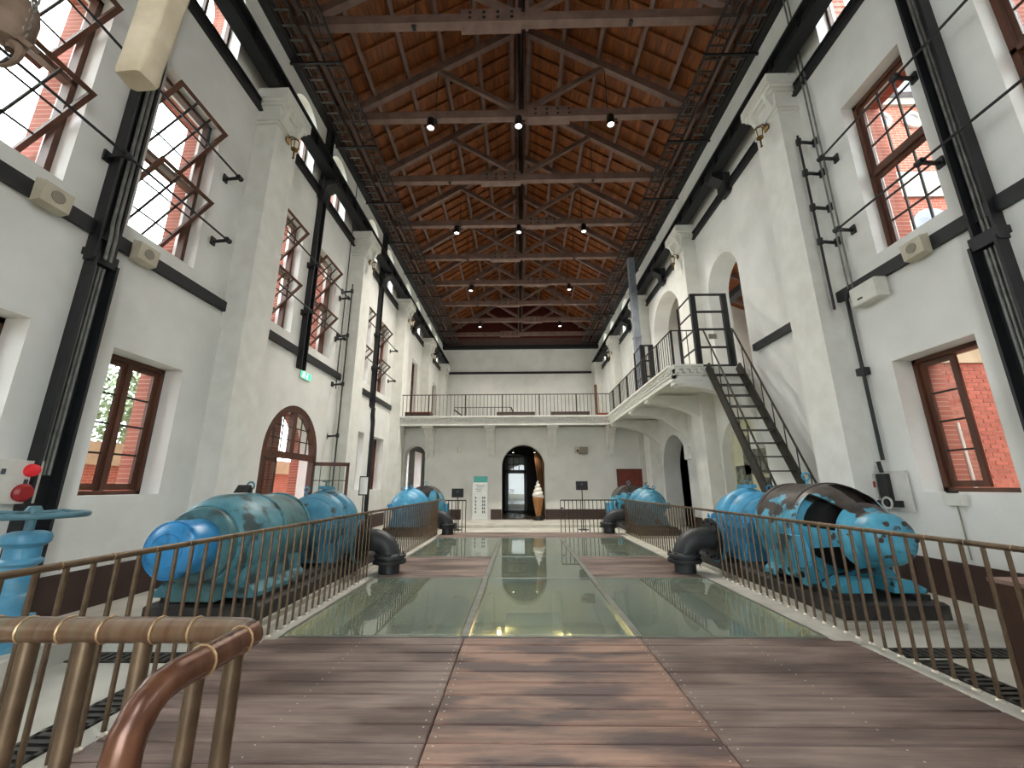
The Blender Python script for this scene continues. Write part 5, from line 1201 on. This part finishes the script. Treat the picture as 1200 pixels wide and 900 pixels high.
MB().tube([(-0.7, 0, 3.62), (0.5, 0, 3.62)], 0.02, 8).build('rod', 'lamp_black', t)
t = thing('info_banner', 'white information banner with teal header left of the arch', 'banner', (-1.76, 18.75, 0.06))
MB().box(-0.34, 0.34, -0.015, 0, 0.05, 1.95).build('sheet', 'paper', t, smooth=False); MB().box(-0.3, 0.33, -0.018, -0.015, 1.62, 1.88).build('header', 'teal_print', t, smooth=False)
MB().box(-0.36, 0.36, -0.12, 0.1, 0, 0.06).build('foot', 'white_plastic', t, smooth=False)
for i in range(4): MB().box(-0.2+0.05*(i % 2), 0.22-0.06*i, -0.017, -0.015, 1.5-0.09*i, 1.52-0.09*i).build('text_line', 'ink', t, smooth=False)
for x in (-0.2, 0.12, 0.2):
    for i in range(5): MB().box(x-0.02, x+0.03, -0.017, -0.015, 0.3+0.15*i, 0.4+0.15*i).build('text_line', 'ink', t, smooth=False)
for x, y, lb, zz in ((-2.3, 15.6, 'black sign on a pole left of the arch', 1.15), (2.32, 15.6, 'black sign on a pole right of the arch', 1.4)):
    t = thing('sign_post', lb, 'sign', (x, y, ZF))
    MB().tube([(0, 0, 0), (0, 0, zz+0.15)], 0.018, 8).build('pole', 'lamp_black', t); MB().lathe([(0.2, 0), (0.2, 0.02), (0.03, 0.04)], n=20).build('base', 'lamp_black', t)
    MB().box(-0.22, 0.22, -0.03, -0.018, zz, zz+0.32).build('board', 'lamp_black', t, smooth=False); MB().box(-0.04, 0.04, -0.032, -0.03, zz+0.17, zz+0.24).build('print', 'ink', t, smooth=False)
t = thing('sign_post', 'thin pole with a white notice by the left wall before the mezzanine', 'sign', (-4.6, 12.3, ZF))
MB().tube([(0, 0, 0), (0, 0, 1.5)], 0.018, 8).build('pole', 'lamp_black', t); MB().box(-0.14, 0.14, -0.03, -0.015, 1.3, 1.85).build('frame', 'lamp_black', t, smooth=False); MB().box(-0.115, 0.115, -0.034, -0.03, 1.33, 1.82).build('sheet', 'paper', t, smooth=False); MB().lathe([(0.18, 0), (0.18, 0.02), (0.03, 0.04)], n=20).build('base', 'lamp_black', t)
t = thing('wall_lamp', 'small white oval lamp on the mezzanine wall left of the arch', 'lamp', (-2.8, MW-0.1, 3.05))
MB().ball((0, 0, 0.12), 0.1, 14, 8, (0.9, 0.7, 1.5)).build('globe', 'frosted', t); MB().box(-0.07, 0.07, 0.04, 0.1, 0.0, 0.24).build('plate', 'cream_plastic', t, smooth=False)
t = thing('projector', 'grey projector box on the mezzanine wall right of the arch', 'projector', (2.95, MW-0.3, 2.95))
MB().box(-0.18, 0.2, 0, 0.3, 0, 0.3).build('body', 'grille', t, smooth=False); MB().box(-0.36, -0.18, 0.05, 0.25, 0.06, 0.3).build('head', 'cream_plastic', t, smooth=False); MB().lathe([(0.05, -0.04), (0.05, 0.05)], (-0.27, 0, 0.13), 1, 14).build('lens', 'lamp_black', t)
for x, lb in ((-0.3, 'small track spot lamp inside the arch, left'), (0.75, 'small track spot lamp inside the arch, right')):
    t = thing('track_spot', lb, 'lamp', (x, 20.0, 3.1)); MB().lathe([(0.05, 0), (0.05, 0.14), (0.02, 0.16)], n=12).build('housing', 'lamp_black', t); MB().lathe([(0.045, -0.002), (0.02, -0.008)], n=12).build('lens', 'bulb_white', t); MB().tube([(0, 0, 0.14), (0, 0, 0.71)], 0.01, 6).build('stem', 'lamp_black', t)
    point_light('beam', (0, 0, -0.05), 12, (1, 0.92, 0.8), 0.04, t, math.radians(100))
# street outside the far door
st = struct(MB().box(-6, 6, 38, 38.3, -0.1, 7).build('wall_street', 'tan_stone', smooth=False)); MB().box(-0.6, 0.6, 37.95, 38.0, 1.9, 2.3).build('shop_sign', 'teal_print', st, smooth=False)
tree(0.25, 33.0, 1.1, 'low green shrub seen through the far glass door', 0.35)

# ================================================================ HOIST, top left
def hook_pt(u, v, Y):
    d = MC @ np.array([(u-600)/F, (v-450)/F, 1.]); k = Y/d[1]; return Vector((d[0]*k, Y, d[2]*k+CH))
YH = 2.2
b = hook_pt(160, 95, YH); tpt = hook_pt(195, 0, YH)
t = thing('canvas_bag', 'beige canvas chain bag hanging from the roof at the top left', 'bag', (b.x, YH, b.z))
hB = tpt.z-b.z+0.25; dxB = tpt.x-b.x
sec = [(0.0, 0.095, 0.075), (0.03, 0.1, 0.085), (0.18, 0.1, 0.085), (0.4, 0.105, 0.085), (0.62, 0.11, 0.08), (hB, 0.12, 0.09)]
bg_ = MB(); n = 24
for (z, rx, ry) in sec:
    for k in range(n):
        a = 2*PI*k/n; c, s_ = math.cos(a), math.sin(a); e = 0.35
        x = rx*math.copysign(abs(c)**e, c)*(1+0.05*math.sin(5*a+z*9)); y = ry*math.copysign(abs(s_)**e, s_)*(1+0.05*math.sin(4*a+z*7))
        bg_.v.append((x+dxB*z/hB, y, z))
for i in range(len(sec)-1):
    for k in range(n): bg_.f.append((i*n+k, i*n+(k+1) % n, (i+1)*n+(k+1) % n, (i+1)*n+k))
bg_.f.append(tuple(range(n-1, -1, -1)))
bg_.build('canvas', 'canvas', t); MB().tube([(dxB, 0, hB-0.02), (dxB, 0, ZTIE-b.z)], 0.012, 6).build('strap', 'lamp_black', t)
k0 = hook_pt(12, 40, YH)
t = thing('hoist_hook', 'weathered brown hoist hook block with chain at the top left corner', 'hoist', (k0.x, YH, k0.z))
MB().lathe([(0.03, -0.1), (0.09, -0.07), (0.115, 0.02), (0.115, 0.2), (0.09, 0.3), (0.04, 0.34)], n=18).build('block', 'hook_brown', t)
hk = MB(); hk.tube([(0.02, 0, -0.05)] + [(0.02+0.09*math.sin(a), 0, -0.16-0.09*math.cos(a)+0.09) for a in (0.3,)] + [(0.03+0.1*math.cos(a), 0, -0.2+0.1*math.sin(a)) for a in [PI*0.5-0.3*k for k in range(14)]], [0.03]*2+[0.034-0.002*k for k in range(14)], 10); hk.build('hook', 'hook_brown', t)
MB().bar((0.05, 0, -0.02), (0.2, 0.02, -0.13), 0.05, 0.035).build('latch', 'hook_brown', t, smooth=False)
me = MB().torus((0, 0, 0), 0.026, 0.008, 1, 14, 6).mesh('chain_link', 'chain_grey')
for i in range(14):
    o = link('chain_link', me, t, (0.1, 0, 0.0+0.04*i)); o.rotation_euler = (0, 0, PI/2*(i % 2)+0.3); o.scale = (0.8, 1, 1.25)
MB().tube([(0, 0, 0.3), (0, 0, ZTIE-k0.z)], 0.014, 8).build('cable', 'chain_grey', t)
